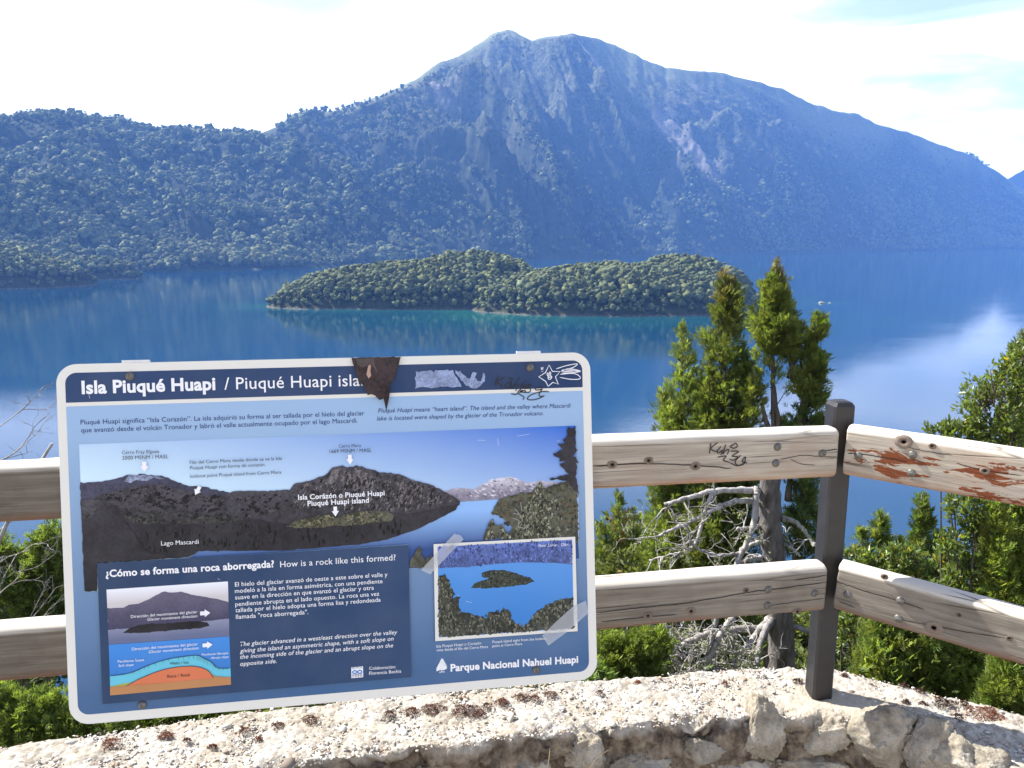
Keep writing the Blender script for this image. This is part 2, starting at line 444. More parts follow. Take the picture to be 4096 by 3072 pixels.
# where grass and bare rock show
alt = MH_ / 900.0
g_n = fbm(MX_ / 260, MY_ / 260, seed=91, oct=4)
grass = np.clip((TG - 0.80 + 0.22 * g_n) * 5, 0, 1) * np.clip((MHH - 330) / 160, 0.25, 1)
streak = ridged((PH * 3200 - (1 - TG) * FALL) / 170.0, TG * 1.6, seed=33, oct=3)
rock = np.clip((streak - 0.76) * 9, 0, 1) * np.clip((TG - 0.30) * 3.5, 0, 1) * np.clip((MHH - 420) / 200, 0, 1) * np.clip(0.4 + 1.8 * fbm(MX_ / 140, MY_ / 140, seed=12, oct=4), 0, 1)
rock = np.maximum(rock, np.clip((0.010 - TG) * 200, 0, 1) * 0.0)
rock = np.clip(rock, 0, 1)
scrub = np.clip((MH_ - 260) / 260 + 0.5 * g_n, 0, 1) * np.clip((MHH - 340) / 200, 0, 1)

t = NT('mountain_slope')
a_g = t.n('Attribute', attribute_name='grass'); a_r = t.n('Attribute', attribute_name='rock')
v = t.coord()
n_f = t.noise(v, 0.05, 8, 0.65)
base = t.ramp(n_f, [(0.35, (0.012, 0.018, 0.010)), (0.65, (0.048, 0.056, 0.027))])
gr = t.ramp(t.noise(v, 0.09, 6), [(0.3, (0.11, 0.13, 0.055)), (0.7, (0.20, 0.20, 0.10))])
rk = t.ramp(t.noise(v, 0.12, 7, 0.7), [(0.3, (0.10, 0.088, 0.075)), (0.7, (0.29, 0.26, 0.225))])
a_s = t.n('Attribute', attribute_name='scrub'); scr = t.ramp(t.noise(v, 0.07, 8, 0.7), [(0.38, (0.018, 0.024, 0.014)), (0.60, (0.115, 0.120, 0.065))])
c = t.mix(a_s.outputs['Fac'], base, scr); c = t.mix(a_g.outputs['Fac'], c, gr); c = t.mix(a_r.outputs['Fac'], c, rk)
t.bsdf(c, 0.95, t.noise(v, 0.16, 6, 0.7), 0.8, 4.0, 0.1)
MAT['mountain'] = t.m
iV = np.stack([MX_, MY_, MH_ + LAKE], -1).reshape(-1, 3)
ii, jj = np.meshgrid(np.arange(NP_ - 1), np.arange(NT_ - 1)); aa = (jj * NP_ + ii).ravel()
mF = np.stack([aa, aa + 1, aa + NP_ + 1, aa + NP_], 1)
link('mountain', mesh_from('mountain', iV, mF, MAT['mountain'], smooth=True, attrs={'grass': grass.ravel(), 'rock': rock.ravel(), 'scrub': scrub.ravel()}), kind='structure')

# a paler range far beyond, seen at the right end of the valley
def far_range():
    px = np.linspace(2050, 3400, 160)
    yy = np.interp(px, [2050, 2140, 2190, 2212, 2260, 2330, 2420, 2600, 2900, 3400], [500, 420, 385, 374, 352, 340, 352, 320, 350, 420])
    phi = np.array([horiz(a, b)[0] for a, b in zip(px, yy)]); tn = np.array([horiz(a, b)[1] for a, b in zip(px, yy)])
    R1 = 6000.0
    T = np.linspace(-0.05, 1.5, 40)
    P_, T_ = np.meshgrid(phi, T)
    H = (np.interp(P_, phi, tn)) * R1 + EYE[2] - LAKE + 20 * fbm(P_ * 60, 0 * P_, seed=3)
    r = 5000 + 1000 * T_ * (1 - 0.45 * (T_ > 1)) 
    tc_ = np.clip(T_, 0, 1)
    h = H * tc_ ** 1.1 + 60 * np.sin(tc_ * math.pi) * fbm(P_ * 40, T_ * 3, seed=4) - np.clip(T_ - 1, 0, 1) * 300
    h = np.where(T_ < 0, T_ * 60, h)
    V = np.stack([r * np.sin(P_), r * np.cos(P_), h + LAKE], -1).reshape(-1, 3)
    w = len(px); i, j = np.meshgrid(np.arange(w - 1), np.arange(len(T) - 1)); a = (j * w + i).ravel()
    link('distant_hills', mesh_from('distant_hills', V, np.stack([a, a + 1, a + w + 1, a + w], 1), plain('far_rock', (0.075, 0.08, 0.07), 0.95, 0.3, 0.004), smooth=True), kind='structure')
far_range()

# ------------------------------------------------------------------ distant crowns
def lumpy_tree(seed, h, r, conic=0.0, sub=2, trunk=True):
    """one broad crown with an uneven leafy outline and a trunk, as one mesh (base at z = 0)"""
    rs = np.random.default_rng(seed); so = Soup()
    bm = bmesh.new(); bmesh.ops.create_icosphere(bm, subdivisions=sub, radius=1.0); bmesh.ops.triangulate(bm, faces=bm.faces)
    bv = np.array([v.co[:] for v in bm.verts]); bf = np.array([[v.index for v in f.verts] for f in bm.faces]); bm.free()
    nl = rs.integers(5, 8)
    for q in range(nl):
        zz = rs.uniform(0.20, 0.9) if q else 0.52
        k_ = (1 - 0.65 * abs(zz - 0.55) / 0.45) * (1 - conic * (zz - 0.4))
        ang = rs.uniform(0, 6.28); off = r * 0.5 * k_ * (q > 0)
        c_ = np.array([off * math.cos(ang), off * math.sin(ang), zz * h])
        s_ = r * rs.uniform(0.5, 0.68) * max(k_, 0.35) * (1.25 if q == 0 else 1)
        n_ = 1 + 0.55 * fbm(bv[:, 0] * 2.6 + q * 9, bv[:, 1] * 2.2, bv[:, 2] * 2.2, seed=seed + q, oct=3) + rs.normal(0, 0.13, len(bv))
        V = bv * n_[:, None] * s_ * np.array([1, 1, 0.85]) + c_
        g = 0.8 + 0.35 * fbm(bv[:, 0] * 3, bv[:, 1] * 3, bv[:, 2] * 3, seed=seed + 50 + q, oct=2) + rs.normal(0, 0.08, len(bv))
        so.add(V, bf, np.clip(g, 0.4, 1.4)[:, None] * np.array([[1, 1, 1]]))
    if trunk:
        tube(so, [(0, 0, -0.08 * h), (0.02 * r, 0, 0.3 * h), (0, 0, 0.62 * h)], [0.03, 0.025, 0.01], 5, (0.55, 0.48, 0.42))
    return so.mesh('beech_tree', MAT['forest'])
CROWNS = [lumpy_tree(100 + q, 1.0, r_, c_, 2) for q, (r_, c_) in enumerate(((0.40, 0.1), (0.46, 0.0), (0.26, 0.95), (0.50, 0.0), (0.32, 0.5), (0.36, 0.2)))]
NF = len(CROWNS)
def instancer(name, pts, scales, rots, picks, forms=None):
    """a wood that reads as one mass: one object of kind stuff"""
    srcs = []
    for q, me in enumerate(forms or CROWNS):
        o = bpy.data.objects.new('crown_form', me); srcs.append(o)
    me = bpy.data.meshes.new(name); me.vertices.add(len(pts)); me.vertices.foreach_set('co', np.ascontiguousarray(pts, np.float32).ravel())
    for k_, v_ in (('size', scales), ('turn', rots)):
        at = me.attributes.new(k_, 'FLOAT', 'POINT'); at.data.foreach_set('value', np.ascontiguousarray(v_, np.float32))
    at = me.attributes.new('form', 'INT', 'POINT'); at.data.foreach_set('value', np.ascontiguousarray(picks, np.int32))
    o = link(name, me, kind='stuff')
    g = bpy.data.node_groups.new(name + '_scatter', 'GeometryNodeTree')
    g.interface.new_socket('Geometry', in_out='INPUT', socket_type='NodeSocketGeometry')
    g.interface.new_socket('Geometry', in_out='OUTPUT', socket_type='NodeSocketGeometry')
    N = g.nodes.new; gi, go = N('NodeGroupInput'), N('NodeGroupOutput')
    ip = N('GeometryNodeInstanceOnPoints'); ip.inputs['Pick Instance'].default_value = True
    gti = N('GeometryNodeGeometryToInstance')
    for s_ in reversed(srcs):
        oi = N('GeometryNodeObjectInfo'); oi.inputs['Object'].default_value = s_; oi.transform_space = 'ORIGINAL'
        g.links.new(oi.outputs['Geometry'], gti.inputs[0])
    def attr(nm, typ):
        a = N('GeometryNodeInputNamedAttribute'); a.data_type = typ; a.inputs['Name'].default_value = nm
        return a.outputs['Attribute']
    cx = N('ShaderNodeCombineXYZ'); g.links.new(attr('turn', 'FLOAT'), cx.inputs[2])
    rt = N('FunctionNodeEulerToRotation'); g.links.new(cx.outputs[0], rt.inputs[0])
    g.links.new(gi.outputs[0], ip.inputs['Points']); g.links.new(gti.outputs[0], ip.inputs['Instance'])
    g.links.new(attr('form', 'INT'), ip.inputs['Instance Index']); g.links.new(rt.outputs[0], ip.inputs['Rotation'])
    g.links.new(attr('size', 'FLOAT'), ip.inputs['Scale']); g.links.new(ip.outputs[0], go.inputs[0])
    md = o.modifiers.new('scatter', 'NODES'); md.node_group = g
    return o

def forest_points(n):
    phi = rng.uniform(PHI[0], PHI[-1], n); tt = rng.uniform(0.004, 1.0, n) ** 1.05
    x, y, h, H = mountain_h(phi, tt)
    run = np.clip((np.interp(phi, rd_phi, rd) - np.interp(phi, sphi, sdist)) / 1400, 0.3, 1)
    R = np.hypot(x, y)
    keep = rng.uniform(0, 1, n) < np.clip(R / 3400, 0.22, 1)
    # thin the wood on the high ground and in the gullies
    u = phi * 3200 - (1 - tt) * FALL * run
    mm_ = np.clip((H - 340) / 300, 0, 1)
    clump = fbm(u / 120, tt * 3.6, seed=55, oct=4) * mm_ + fbm(x / 260, tt * 13, seed=56, oct=4) * (1 - mm_)
    spur = ridged(u / 1000 * 3.0, tt * 0.9, seed=21, oct=4, gain=0.55)
    hh = np.clip((h - 200) / 420, 0, 1)
    dens = 0.70 + (1 - mm_) * (0.62 - 1.55 * tt) + 4.2 * clump - 0.38 * mm_ + 2.2 * mm_ * (spur - 0.66) - 1.0 * hh * mm_
    dens = np.maximum(dens, 0.10 * (tt < 0.86)) * np.clip((0.95 - tt) * 12, 1 - mm_, 1)
    keep &= rng.uniform(0, 1, n) < np.clip(dens, 0, 1) * (0.52 - 0.10 * mm_)
    hh = hh * mm_
    keep0 = keep
    x, y, h, tt, hh = x[keep], y[keep], h[keep], tt[keep], hh[keep]
    s = rng.uniform(16, 30, len(x)) * (1 - 0.15 * np.clip((H[keep0] - 340) / 300, 0, 1)) * (1 - 0.55 * hh) * np.clip(0.85 + 0.5 * fbm(x / 90, y / 90, seed=77, oct=2), 0.5, 1.3)
    return np.column_stack([x, y, h + LAKE - 0.5]), s
fp, fs = forest_points(150000)
instancer('forest', fp, fs, rng.uniform(0, 6.28, len(fp)), rng.integers(0, NF, len(fp)))

# ------------------------------------------------------------------ island and headland
def land_mesh(name, fn, x0, x1, y0, y1, nx, ny, m):
    xs, ys = np.linspace(x0, x1, nx), np.linspace(y0, y1, ny)
    X, Y = np.meshgrid(xs, ys); Hh = fn(X, Y)
    V = np.stack([X, Y, Hh + LAKE], -1).reshape(-1, 3)
    i, j = np.meshgrid(np.arange(nx - 1), np.arange(ny - 1)); a = (j * nx + i).ravel()
    F = np.stack([a, a + 1, a + nx + 1, a + nx], 1)
    keep = (Hh.ravel()[F] > -2.5).any(axis=1)
    return link(name, mesh_from(name, V, F[keep], m, smooth=True), kind='structure')
t = NT('island_ground')
geo = t.n('NewGeometry'); sx = t.n('SeparateXYZ'); t.l(geo.outputs['Position'], sx.inputs[0])
v = t.coord(); nn = t.noise(v, 0.25, 6)
low = t.math('ADD', sx.outputs['Z'], t.math('MULTIPLY', nn, -3.0))
sh = t.rng_(low, LAKE - 1.6, LAKE + 0.0)
c = t.mix(sh, t.ramp(t.noise(v, 0.8, 6), [(0.35, (0.05, 0.045, 0.038)), (0.60, (0.14, 0.12, 0.10)), (0.78, (0.46, 0.41, 0.34))]), t.ramp(nn, [(0.3, (0.025, 0.03, 0.014)), (0.7, (0.06, 0.06, 0.03))]))
t.bsdf(c, 0.95, nn, 0.7, 1.0, 0.1)
MAT['island'] = t.m

def lobe(X, Y, cx, cy, rx, ry, h, rot=0.0, p=1.25):
    c_, s_ = math.cos(rot), math.sin(rot)
    u = ((X - cx) * c_ + (Y - cy) * s_) / rx; w = (-(X - cx) * s_ + (Y - cy) * c_) / ry
    q = np.maximum(np.sqrt(u * u + w * w), 1e-3); q = q + np.clip(q * 3, 0, 1) * 0.07 * fbm(X / 28, Y / 28, seed=9, oct=3)
    return np.where(q < 1, h * np.clip(1 - np.abs(q) ** 2.2, 0, 1) ** 0.8, -(q - 1) * 16)
def px_x(xd, Y):  return (xd * K - CX) / FPX * (Y * math.cos(PITCH) + 60 * math.sin(PITCH))
IY = 0.5 * (isl_near[6, 1] + isl_near[8, 1])
def island_h(X, Y):
    a = lobe(X, Y, px_x(925, 715), 722, 142, 56, 29, 0.03)            # western lobe, further off
    b = lobe(X, Y, px_x(1335, 660), 668, 122, 60, 29, -0.02)          # eastern lobe
    c_ = lobe(X, Y, px_x(1015, 725), 735, 72, 48, 38)
    d = lobe(X, Y, px_x(1475, 690), 695, 66, 50, 35)
    e = lobe(X, Y, px_x(715, 700), 702, 56, 34, 14)
    m_ = np.maximum.reduce([a, b, c_, d, e])
    return m_ + np.where(m_ > 0, 1.6 * fbm(X / 14, Y / 14, seed=14, oct=3), 0)
land_mesh('island', island_h, -330, 330, 560, 830, 330, 140, MAT['island'])
def headland_h(X, Y):
    cx, cy = on_lake(*dz(-60, 626))[:2]
    tx, ty = on_lake(*dz(272, 604))[:2]
    a = lobe(X, Y, cx - 118, cy + 70, 210, 95, 48, 0.05)
    b = lobe(X, Y, tx - 76, ty + 25, 84, 40, 20, 0.12)
    c_ = lobe(X, Y, tx - 30, ty + 6, 42, 13, 5, 0.2)
    return np.maximum.reduce([a, b, c_])
hc = on_lake(*dz(100, 618))
land_mesh('headland', headland_h, hc[0] - 420, hc[0] + 280, hc[1] - 120, hc[1] + 330, 260, 170, MAT['island'])

def wood(fn, box, n, smin, smax, spacing):
    x = rng.uniform(box[0], box[1], n * 6); y = rng.uniform(box[2], box[3], n * 6); h = fn(x, y)
    ok = h > 1.3; x, y, h = x[ok], y[ok], h[ok]
    cell = {}; keep = []
    for q in range(len(x)):
        k_ = (int(x[q] // spacing), int(y[q] // spacing))
        if cell.get(k_, 0) < 1: cell[k_] = 1; keep.append(q)
        if len(keep) >= n: break
    keep = np.array(keep)
    return np.column_stack([x[keep], y[keep], h[keep] + LAKE]), rng.uniform(smin, smax, len(keep)) * np.clip(h[keep] / 8, 0.6, 1)
def share_out(name, label, cat, group, pts, s, n_single, stuff_name):
    """the largest in view as single trees, the rest of the wood as one mass"""
    # show-largest order: nearest to the lookout and facing it
    order = np.argsort(np.hypot(pts[:, 0], pts[:, 1]) - 2.5 * s)
    one, rest = order[:n_single], order[n_single:]
    for q in one:
        o = link(name, CROWNS[int(rng.integers(0, NF))], None, pts[q], label=label, category=cat, group=group)
        o.scale = (s[q],) * 3; o.rotation_euler = (0, 0, rng.uniform(0, 6.28))
    if len(rest): instancer(stuff_name, pts[rest], s[rest], rng.uniform(0, 6.28, len(rest)), rng.integers(0, NF, len(rest)))
ip_, is_ = wood(island_h, (-330, 330, 560, 830), 4200, 7.0, 12.5, 3.8)
share_out('island_tree', 'small round dark green tree in the wood along the near side of the wooded island', 'tree', 'trees on the near side of the island', ip_, is_, 210, 'island_woods')
hp_, hs_ = wood(headland_h, (hc[0] - 420, hc[0] + 280, hc[1] - 120, hc[1] + 330), 2600, 11, 17, 6.5)
share_out('headland_tree', 'pale green tree on the wooded point reaching into the lake left of the island', 'tree', 'trees on the wooded headland', hp_, hs_, 80, 'headland_woods')

def rock_mesh(name, seed, size, m, sub=3, amp=0.28, tint=None, cuts=6):
    rs = np.random.default_rng(seed)
    bm = bmesh.new(); bmesh.ops.create_icosphere(bm, subdivisions=sub, radius=1.0)
    V = np.array([v.co[:] for v in bm.verts]); F = np.array([[v.index for v in f.verts] for f in bm.faces]); bm.free()
    for _ in range(cuts):                        # broken facets
        n_ = rs.normal(0, 1, 3); n_ /= np.linalg.norm(n_); d_ = rs.uniform(0.55, 0.85)
        e = V @ n_ - d_; V = V - np.where(e > 0, e * 0.85, 0)[:, None] * n_
    V = V * (1 + amp * 0.5 * fbm(V[:, 0] * 1.7, V[:, 1] * 1.7, V[:, 2] * 1.7, seed=seed, oct=2) + amp * 0.35 * fbm(V[:, 0] * 6, V[:, 1] * 6, V[:, 2] * 6, seed=seed + 1, oct=4, gain=.62) + 0.05 * fbm(V[:, 0] * 17, V[:, 1] * 17, V[:, 2] * 17, seed=seed + 2, oct=2))[:, None]
    return mesh_from(name, V * np.array(size), F, m, smooth=False)
lr = on_lake(*dz(1775, 655))
shore_m = plain('wet_shore_rock', (0.26, 0.225, 0.18), 0.9, 0.35, 0.9, 0.5, 0.3)
link('rock', rock_mesh('rock', 3, (3.0, 2.0, 1.5), shore_m, 3), None, (lr[0], lr[1], LAKE + 0.2), label='lone pale rock awash in the lake with turquoise shallows around it', category='rock')
link('rock', rock_mesh('rock', 4, (1.3, 1.0, 0.7), shore_m, 2), None, (lr[0] + 7.5, lr[1] + 1, LAKE + 0.1), label='tiny pale rock just right of the lone lake rock', category='rock')

# ------------------------------------------------------------------ hillside and lookout ground
def hill_z(x, y):
    x, y = np.asarray(x, float), np.asarray(y, float)
    d = y - 2.35 + 0.16 * np.minimum(x, 0.9) * -1 + 0.45 * np.maximum(x - 0.9, 0)
    down = -0.55 - 0.66 * np.maximum(d, 0) - 0.0006 * np.maximum(d, 0) ** 2
    return np.where(d > 0, np.maximum(down, LAKE - 6), -0.55 + np.minimum(-d * 0.4, 0.1))
def build_hillside():
    xs = np.unique(np.concatenate([np.linspace(-420, -20, 25), np.linspace(-20, 20, 81), np.linspace(20, 420, 25)]))
    ys = np.unique(np.concatenate([np.linspace(-60, -2, 14), np.linspace(-2, 25, 70), np.linspace(25, 130, 40)]))
    X, Y = np.meshgrid(xs, ys)
    d = Y - 2.35 - 0.16 * np.minimum(X, 0.9) + 0.45 * np.maximum(X - 0.9, 0)
    w = np.clip(d / 3, 0, 1)
    Z = hill_z(X, Y) + w * (0.22 * fbm(X * 0.7, Y * 0.7, seed=61, oct=4) + np.clip(d / 30, 0, 1) * 2.2 * fbm(X / 16, Y / 16, seed=62, oct=3))
    Z = np.where(Y < -8, Z + (-8 - Y) * 0.35, Z)          # the bank behind the lookout
    V = np.stack([X, Y, Z], -1).reshape(-1, 3); nx = len(xs)
    i, j = np.meshgrid(np.arange(nx - 1), np.arange(len(ys) - 1)); a = (j * nx + i).ravel()
    t = NT('hillside_soil'); v = t.coord()
    at = t.n('Attribute', attribute_name='flat')
    n1 = t.noise(v, 1.6, 8, 0.65)
    soil = t.ramp(n1, [(0.3, (0.035, 0.035, 0.018)), (0.5, (0.075, 0.075, 0.035)), (0.7, (0.13, 0.105, 0.07))])
    grav = t.ramp(t.noise(v, 26, 6, 0.7), [(0.3, (0.36, 0.33, 0.28)), (0.7, (0.55, 0.51, 0.45))])
    t.bsdf(t.mix(at.outputs['Fac'], soil, grav), 0.95, n1, 0.8, 0.1, 0.1)
    link('hillside', mesh_from('hillside', V, np.stack([a, a + 1, a + nx + 1, a + nx], 1), t.m, smooth=True, attrs={'flat': np.clip(1 - d * 3, 0, 1).ravel()}), kind='structure')
build_hillside()

# ------------------------------------------------------------------ stone wall
def wall_lines():
    back = [at_z(-1400, 3150), at_z(0, 2980), at_z(760, 2868), at_z(1500, 2780), at_z(2400, 2712), at_z(3030, 2662), at_z(3340, 2668), at_z(3700, 2755), at_z(4096, 2852), at_z(5200, 3140)]
    front = [at_z(-1100, 3420), at_z(0, 3265), at_z(760, 3140), at_z(1500, 3020), at_z(2350, 2925), at_z(3000, 2880), at_z(3330, 2872), at_z(3620, 2945), at_z(3960, 3060), at_z(4900, 3420)]
    return np.array(back)[:, :2], np.array(front)[:, :2]
WB, WF = wall_lines()
def build_wall():
    root = thing('stone_wall', 'low parapet wall of pale stones and mortar with gravelly concrete top under the wooden fence', 'wall', (0.8, 1.9, -0.55))
    o0 = np.array([0.8, 1.9, -0.55])
    # resample along the run
    mid = 0.5 * (WB + WF); s = np.concatenate([[0], np.cumsum(np.linalg.norm(np.diff(mid, axis=0), axis=1))])
    n = 620; S = np.linspace(0, s[-1], n)
    B = np.column_stack([np.interp(S, s, WB[:, k_]) for k_ in (0, 1)]); Fr = np.column_stack([np.interp(S, s, WF[:, k_]) for k_ in (0, 1)])
    # cross profile: (blend back->front, drop), a rounded front arris then the face
    prof = [(0.0, -0.62), (0.0, -0.3), (0.0, -0.05), (0.02, -0.012)] + [(q, 0.0) for q in np.linspace(0.06, 0.93, 44)] + \
           [(0.97, -0.005), (0.995, -0.018)] + [(1.0, -z_) for z_ in np.linspace(0.03, 0.60, 46)]
    rows = []
    for (q, z_) in prof:
        P = B * (1 - q) + Fr * q
        rows.append(np.column_stack([P, np.full(n, z_)]))
    G = np.array(rows)                                     # m x n x 3
    nrm = Fr - B; nrm /= np.linalg.norm(nrm, axis=1, keepdims=True)
    X, Y, Z = G[..., 0], G[..., 1], G[..., 2]
    face = np.array([(1.0 if q >= 0.97 else -1.0 if q <= 0.02 else 0.0) for q, _ in prof])[:, None]
    edge = np.array([np.clip((q - 0.80) / 0.18, 0, 1) if z_ > -0.03 else np.clip(1 + (z_ + 0.03) * 14, 0, 1) for q, z_ in prof])[:, None]
    smooth_pad = np.exp(-(((X - 0.80) / 0.16) ** 2 + ((Y - 1.90) / 0.09) ** 2))     # smooth mortar round the post foot
    fine = fbm(X * 75, Y * 75, Z * 75, seed=2, oct=3) * 0.0045 * (1 - 0.75 * smooth_pad)
    med = fbm(X * 14, Y * 14, Z * 14, seed=3, oct=4) * 0.011
    nick = np.clip(fbm(X * 11, Y * 11, Z * 11, seed=8, oct=4) + 0.05, 0, 1) * 0.07 * edge     # broken arris
    gouge = np.clip(ridged(X * 7, Y * 7, Z * 9, seed=12, oct=5, gain=.6) - 0.60, 0, 1) * 0.14 * (face > 0)
    G[..., 2] += (face == 0) * (fine + med * 0.8) - nick * (edge > 0) * (np.array([z_ > -0.04 for q, z_ in prof])[:, None])
    off = (face != 0) * (fine * 1.4 + med * 1.2) * face - (face > 0) * (nick * 0.6 + gouge)
    G[..., 0] += off * nrm[:, 0]; G[..., 1] += off * nrm[:, 1]
    V = G.reshape(-1, 3) - o0
    m = len(prof); i, j = np.meshgrid(np.arange(n - 1), np.arange(m - 1)); a = (j * n + i).ravel()
    F = np.stack([a, a + n, a + n + 1, a + 1], 1)
    t = NT('gravelly_concrete'); v = t.coord()
    at = t.n('Attribute', attribute_name='face'); pad = t.n('Attribute', attribute_name='pad')
    vo = t.n('TexVoronoi'); vo.inputs['Scale'].default_value = 95; t.l(v, vo.inputs['Vector'])
    peb = t.ramp(vo.outputs['Color'], [(0.0, (0.22, 0.195, 0.165)), (0.45, (0.37, 0.345, 0.305)), (0.8, (0.46, 0.44, 0.40)), (1.0, (0.53, 0.51, 0.48))])
    big = t.noise(v, 9, 7, 0.65)
    peb = t.mix(t.rng_(big, 0.42, 0.62), t.mix(1.0, peb, (0.80, 0.75, 0.68), 'MULTIPLY'), peb)
    pale = t.ramp(t.noise(v, 60, 6, 0.7), [(0.3, (0.30, 0.26, 0.20)), (0.7, (0.42, 0.37, 0.30))])
    top = t.mix(pad.outputs['Fac'], peb, pale)
    mort = t.ramp(t.noise(v, 22, 8, 0.7), [(0.32, (0.025, 0.018, 0.014)), (0.46, (0.12, 0.09, 0.065)), (0.66, (0.30, 0.245, 0.18))])
    c = t.mix(at.outputs['Fac'], top, mort)
    hgt = t.math('ADD', t.math('MULTIPLY', vo.outputs['Distance'], -1.0), t.noise(v, 180, 4))
    t.bsdf(c, 0.95, hgt, 0.55, 0.004, 0.1)
    fa = np.clip((face > 0) * np.clip((-G[..., 2] - 0.012) / 0.02, 0, 1), 0, 1)
    link('wall_core', mesh_from('wall_core', V, F, t.m, smooth=True, attrs={'face': fa.ravel(), 'pad': np.clip(smooth_pad * 1.3, 0, 1).ravel()}), root)
    # stones set in the face; centres read off the photograph, sizes in metres
    st = NT('wall_stone'); v = st.coord(); info = st.n('ObjectInfo')
    n1 = st.noise(v, 16, 8, 0.7); n2 = st.noise(v, 60, 5, 0.65)
    c = st.ramp(n1, [(0.30, (0.13, 0.105, 0.075)), (0.48, (0.30, 0.26, 0.20)), (0.66, (0.46, 0.42, 0.35))])
    c = st.mix(st.rng_(n2, 0.56, 0.66), c, (0.20, 0.19, 0.16))
    hs = st.n('HueSaturation'); st.l(c, hs.inputs['Color']); st.l(st.rng_(info.outputs['Random'], 0, 1, 0.8, 1.15), hs.inputs['Value'])
    st.bsdf(hs.outputs['Color'], 0.93, st.math('ADD', n1, st.math('MULTIPLY', n2, 0.5)), 0.9, 0.012, 0.15)
    spec = [(640, 1310, 0.070, 0.042, 0), (930, 1215, 0.066, 0.095, 8), (1240, 1240, 0.072, 0.075, -4), (1500, 1250, 0.098, 0.095, 6), (1725, 1290, 0.062, 0.085, 12),
            (1880, 1350, 0.080, 0.060, 4), (2040, 1385, 0.055, 0.045, -8), (330, 1380, 0.085, 0.04, 4), (60, 1330, 0.07, 0.05, -6), (800, 1420, 0.09, 0.05, 5),
            (1180, 1425, 0.10, 0.05, 0), (-260, 1440, 0.08, 0.06, 3), (-620, 1480, 0.09, 0.06, -3), (-1000, 1540, 0.08, 0.06, 6)]
    for k_, (zx, zy, sx_, sz_, tilt) in enumerate(spec):
        nx_, ny_ = z8(zx, zy)
        # meet the wall face: march along the ray to the front line
        d = ray(nx_, ny_); best = None
        for q in range(len(WF) - 1):
            a_, b_ = WF[q], WF[q + 1]; e = b_ - a_; nn_ = np.array([-e[1], e[0], 0])
            tt_ = ((np.array([a_[0], a_[1], 0]) - EYE) @ nn_) / (d @ nn_); P = EYE + d * tt_
            u = ((P[:2] - a_) @ e) / (e @ e)
            if 0 <= u <= 1: best = (P, math.atan2(e[1], e[0]))
        if best is None: continue
        P, ang = best
        me = rock_mesh('stone', 300 + k_, (sx_ * 1.08, 0.052, sz_ * 1.05), st.m, 5, 0.40, cuts=16)
        o = link('stone', me, root, P - o0 + np.array([math.sin(ang), -math.cos(ang), 0]) * -0.024)
        o.rotation_euler = (0, math.radians(tilt), ang)
    # a few more courses out of the frame's lower edge, so the face holds up from other positions
    for k_ in range(34):
        q = rng.uniform(0.3, s[-1] - 0.3); z_ = rng.uniform(-0.50, -0.26)
        P = np.array([np.interp(q, s, WF[:, 0]), np.interp(q, s, WF[:, 1]), z_]); q2 = q + 0.02
        ang = math.atan2(np.interp(q2, s, WF[:, 1]) - P[1], np.interp(q2, s, WF[:, 0]) - P[0])
        o = link('stone', rock_mesh('stone', 400 + k_, (rng.uniform(.06, .11), .05, rng.uniform(.045, .075)), st.m, 3, 0.3, cuts=8), root, P - o0)
        o.rotation_euler = (0, rng.uniform(-.2, .2), ang)
    # loose gravel bedded in the top
    bm = bmesh.new(); bmesh.ops.create_icosphere(bm, subdivisions=1, radius=1.0)
    pv = np.array([v_.co[:] for v_ in bm.verts]); pf = np.array([[v_.index for v_ in f_.verts] for f_ in bm.faces]); bm.free()
    so = Soup(); N = 22000
    q = rng.uniform(0.2, s[-1] - 0.2, N); b = rng.uniform(0.03, 0.985, N)
    P = np.column_stack([np.interp(q, s, WB[:, k_]) * (1 - b) + np.interp(q, s, WF[:, k_]) * b for k_ in (0, 1)] + [rng.normal(-0.001, 0.0022, N)])
    keep = rng.uniform(0, 1, N) > 1.3 * np.exp(-(((P[:, 0] - 0.80) / 0.16) ** 2 + ((P[:, 1] - 1.90) / 0.10) ** 2))
    keep &= rng.uniform(0, 1, N) < 0.55 + 0.7 * fbm(P[:, 0] * 6, P[:, 1] * 6, seed=40, oct=3)
    P = P[keep]; N = len(P)
    sz = rng.lognormal(math.log(0.0026), 0.45, N); big_ = rng.uniform(0, 1, N) < 0.012; sz[big_] *= 2.2
    pal = np.array([srgb(212, 207, 198), srgb(196, 189, 178), srgb(178, 168, 156), srgb(226, 222, 214), srgb(176, 148, 128), srgb(146, 134, 124), srgb(190, 164, 142)])
    T = pal[rng.choice(7, N, p=[.24, .22, .18, .14, .05, .13, .04])] * rng.uniform(0.60, 0.95, (N, 1))
    sq = rng.uniform(0.45, 1.2, (N, 3)); dirs = np.column_stack([rng.normal(0, 1, (N, 2)), rng.normal(0, 0.25, N)])
    R = frames(dirs, rng.uniform(-0.4, 0.4, N))
    Vp = np.einsum('nij,nkj->nki', R, pv[None] * (sq * np.array([1.35, 1.0, 0.45]))[:, None, :] * (1 + rng.uniform(-.18, .18, (N, len(pv), 1)))) * sz[:, None, None] + (P - o0)[:, None, :]
    so.add(Vp.reshape(-1, 3), (pf[None] + (np.arange(N) * len(pv))[:, None, None]).reshape(-1, 3), np.repeat(T[:, None, :], len(pv), 1).reshape(-1, 3))
    gm = NT('gravel_stone'); a2 = gm.n('VertexColor'); a2.layer_name = 'tint'
    gm.bsdf(a2.outputs['Color'], 0.85, gm.noise(gm.coord(), 300, 3), 0.3, 0.001, 0.04)
    link('gravel', so.mesh('gravel', gm.m), root, kind='stuff')
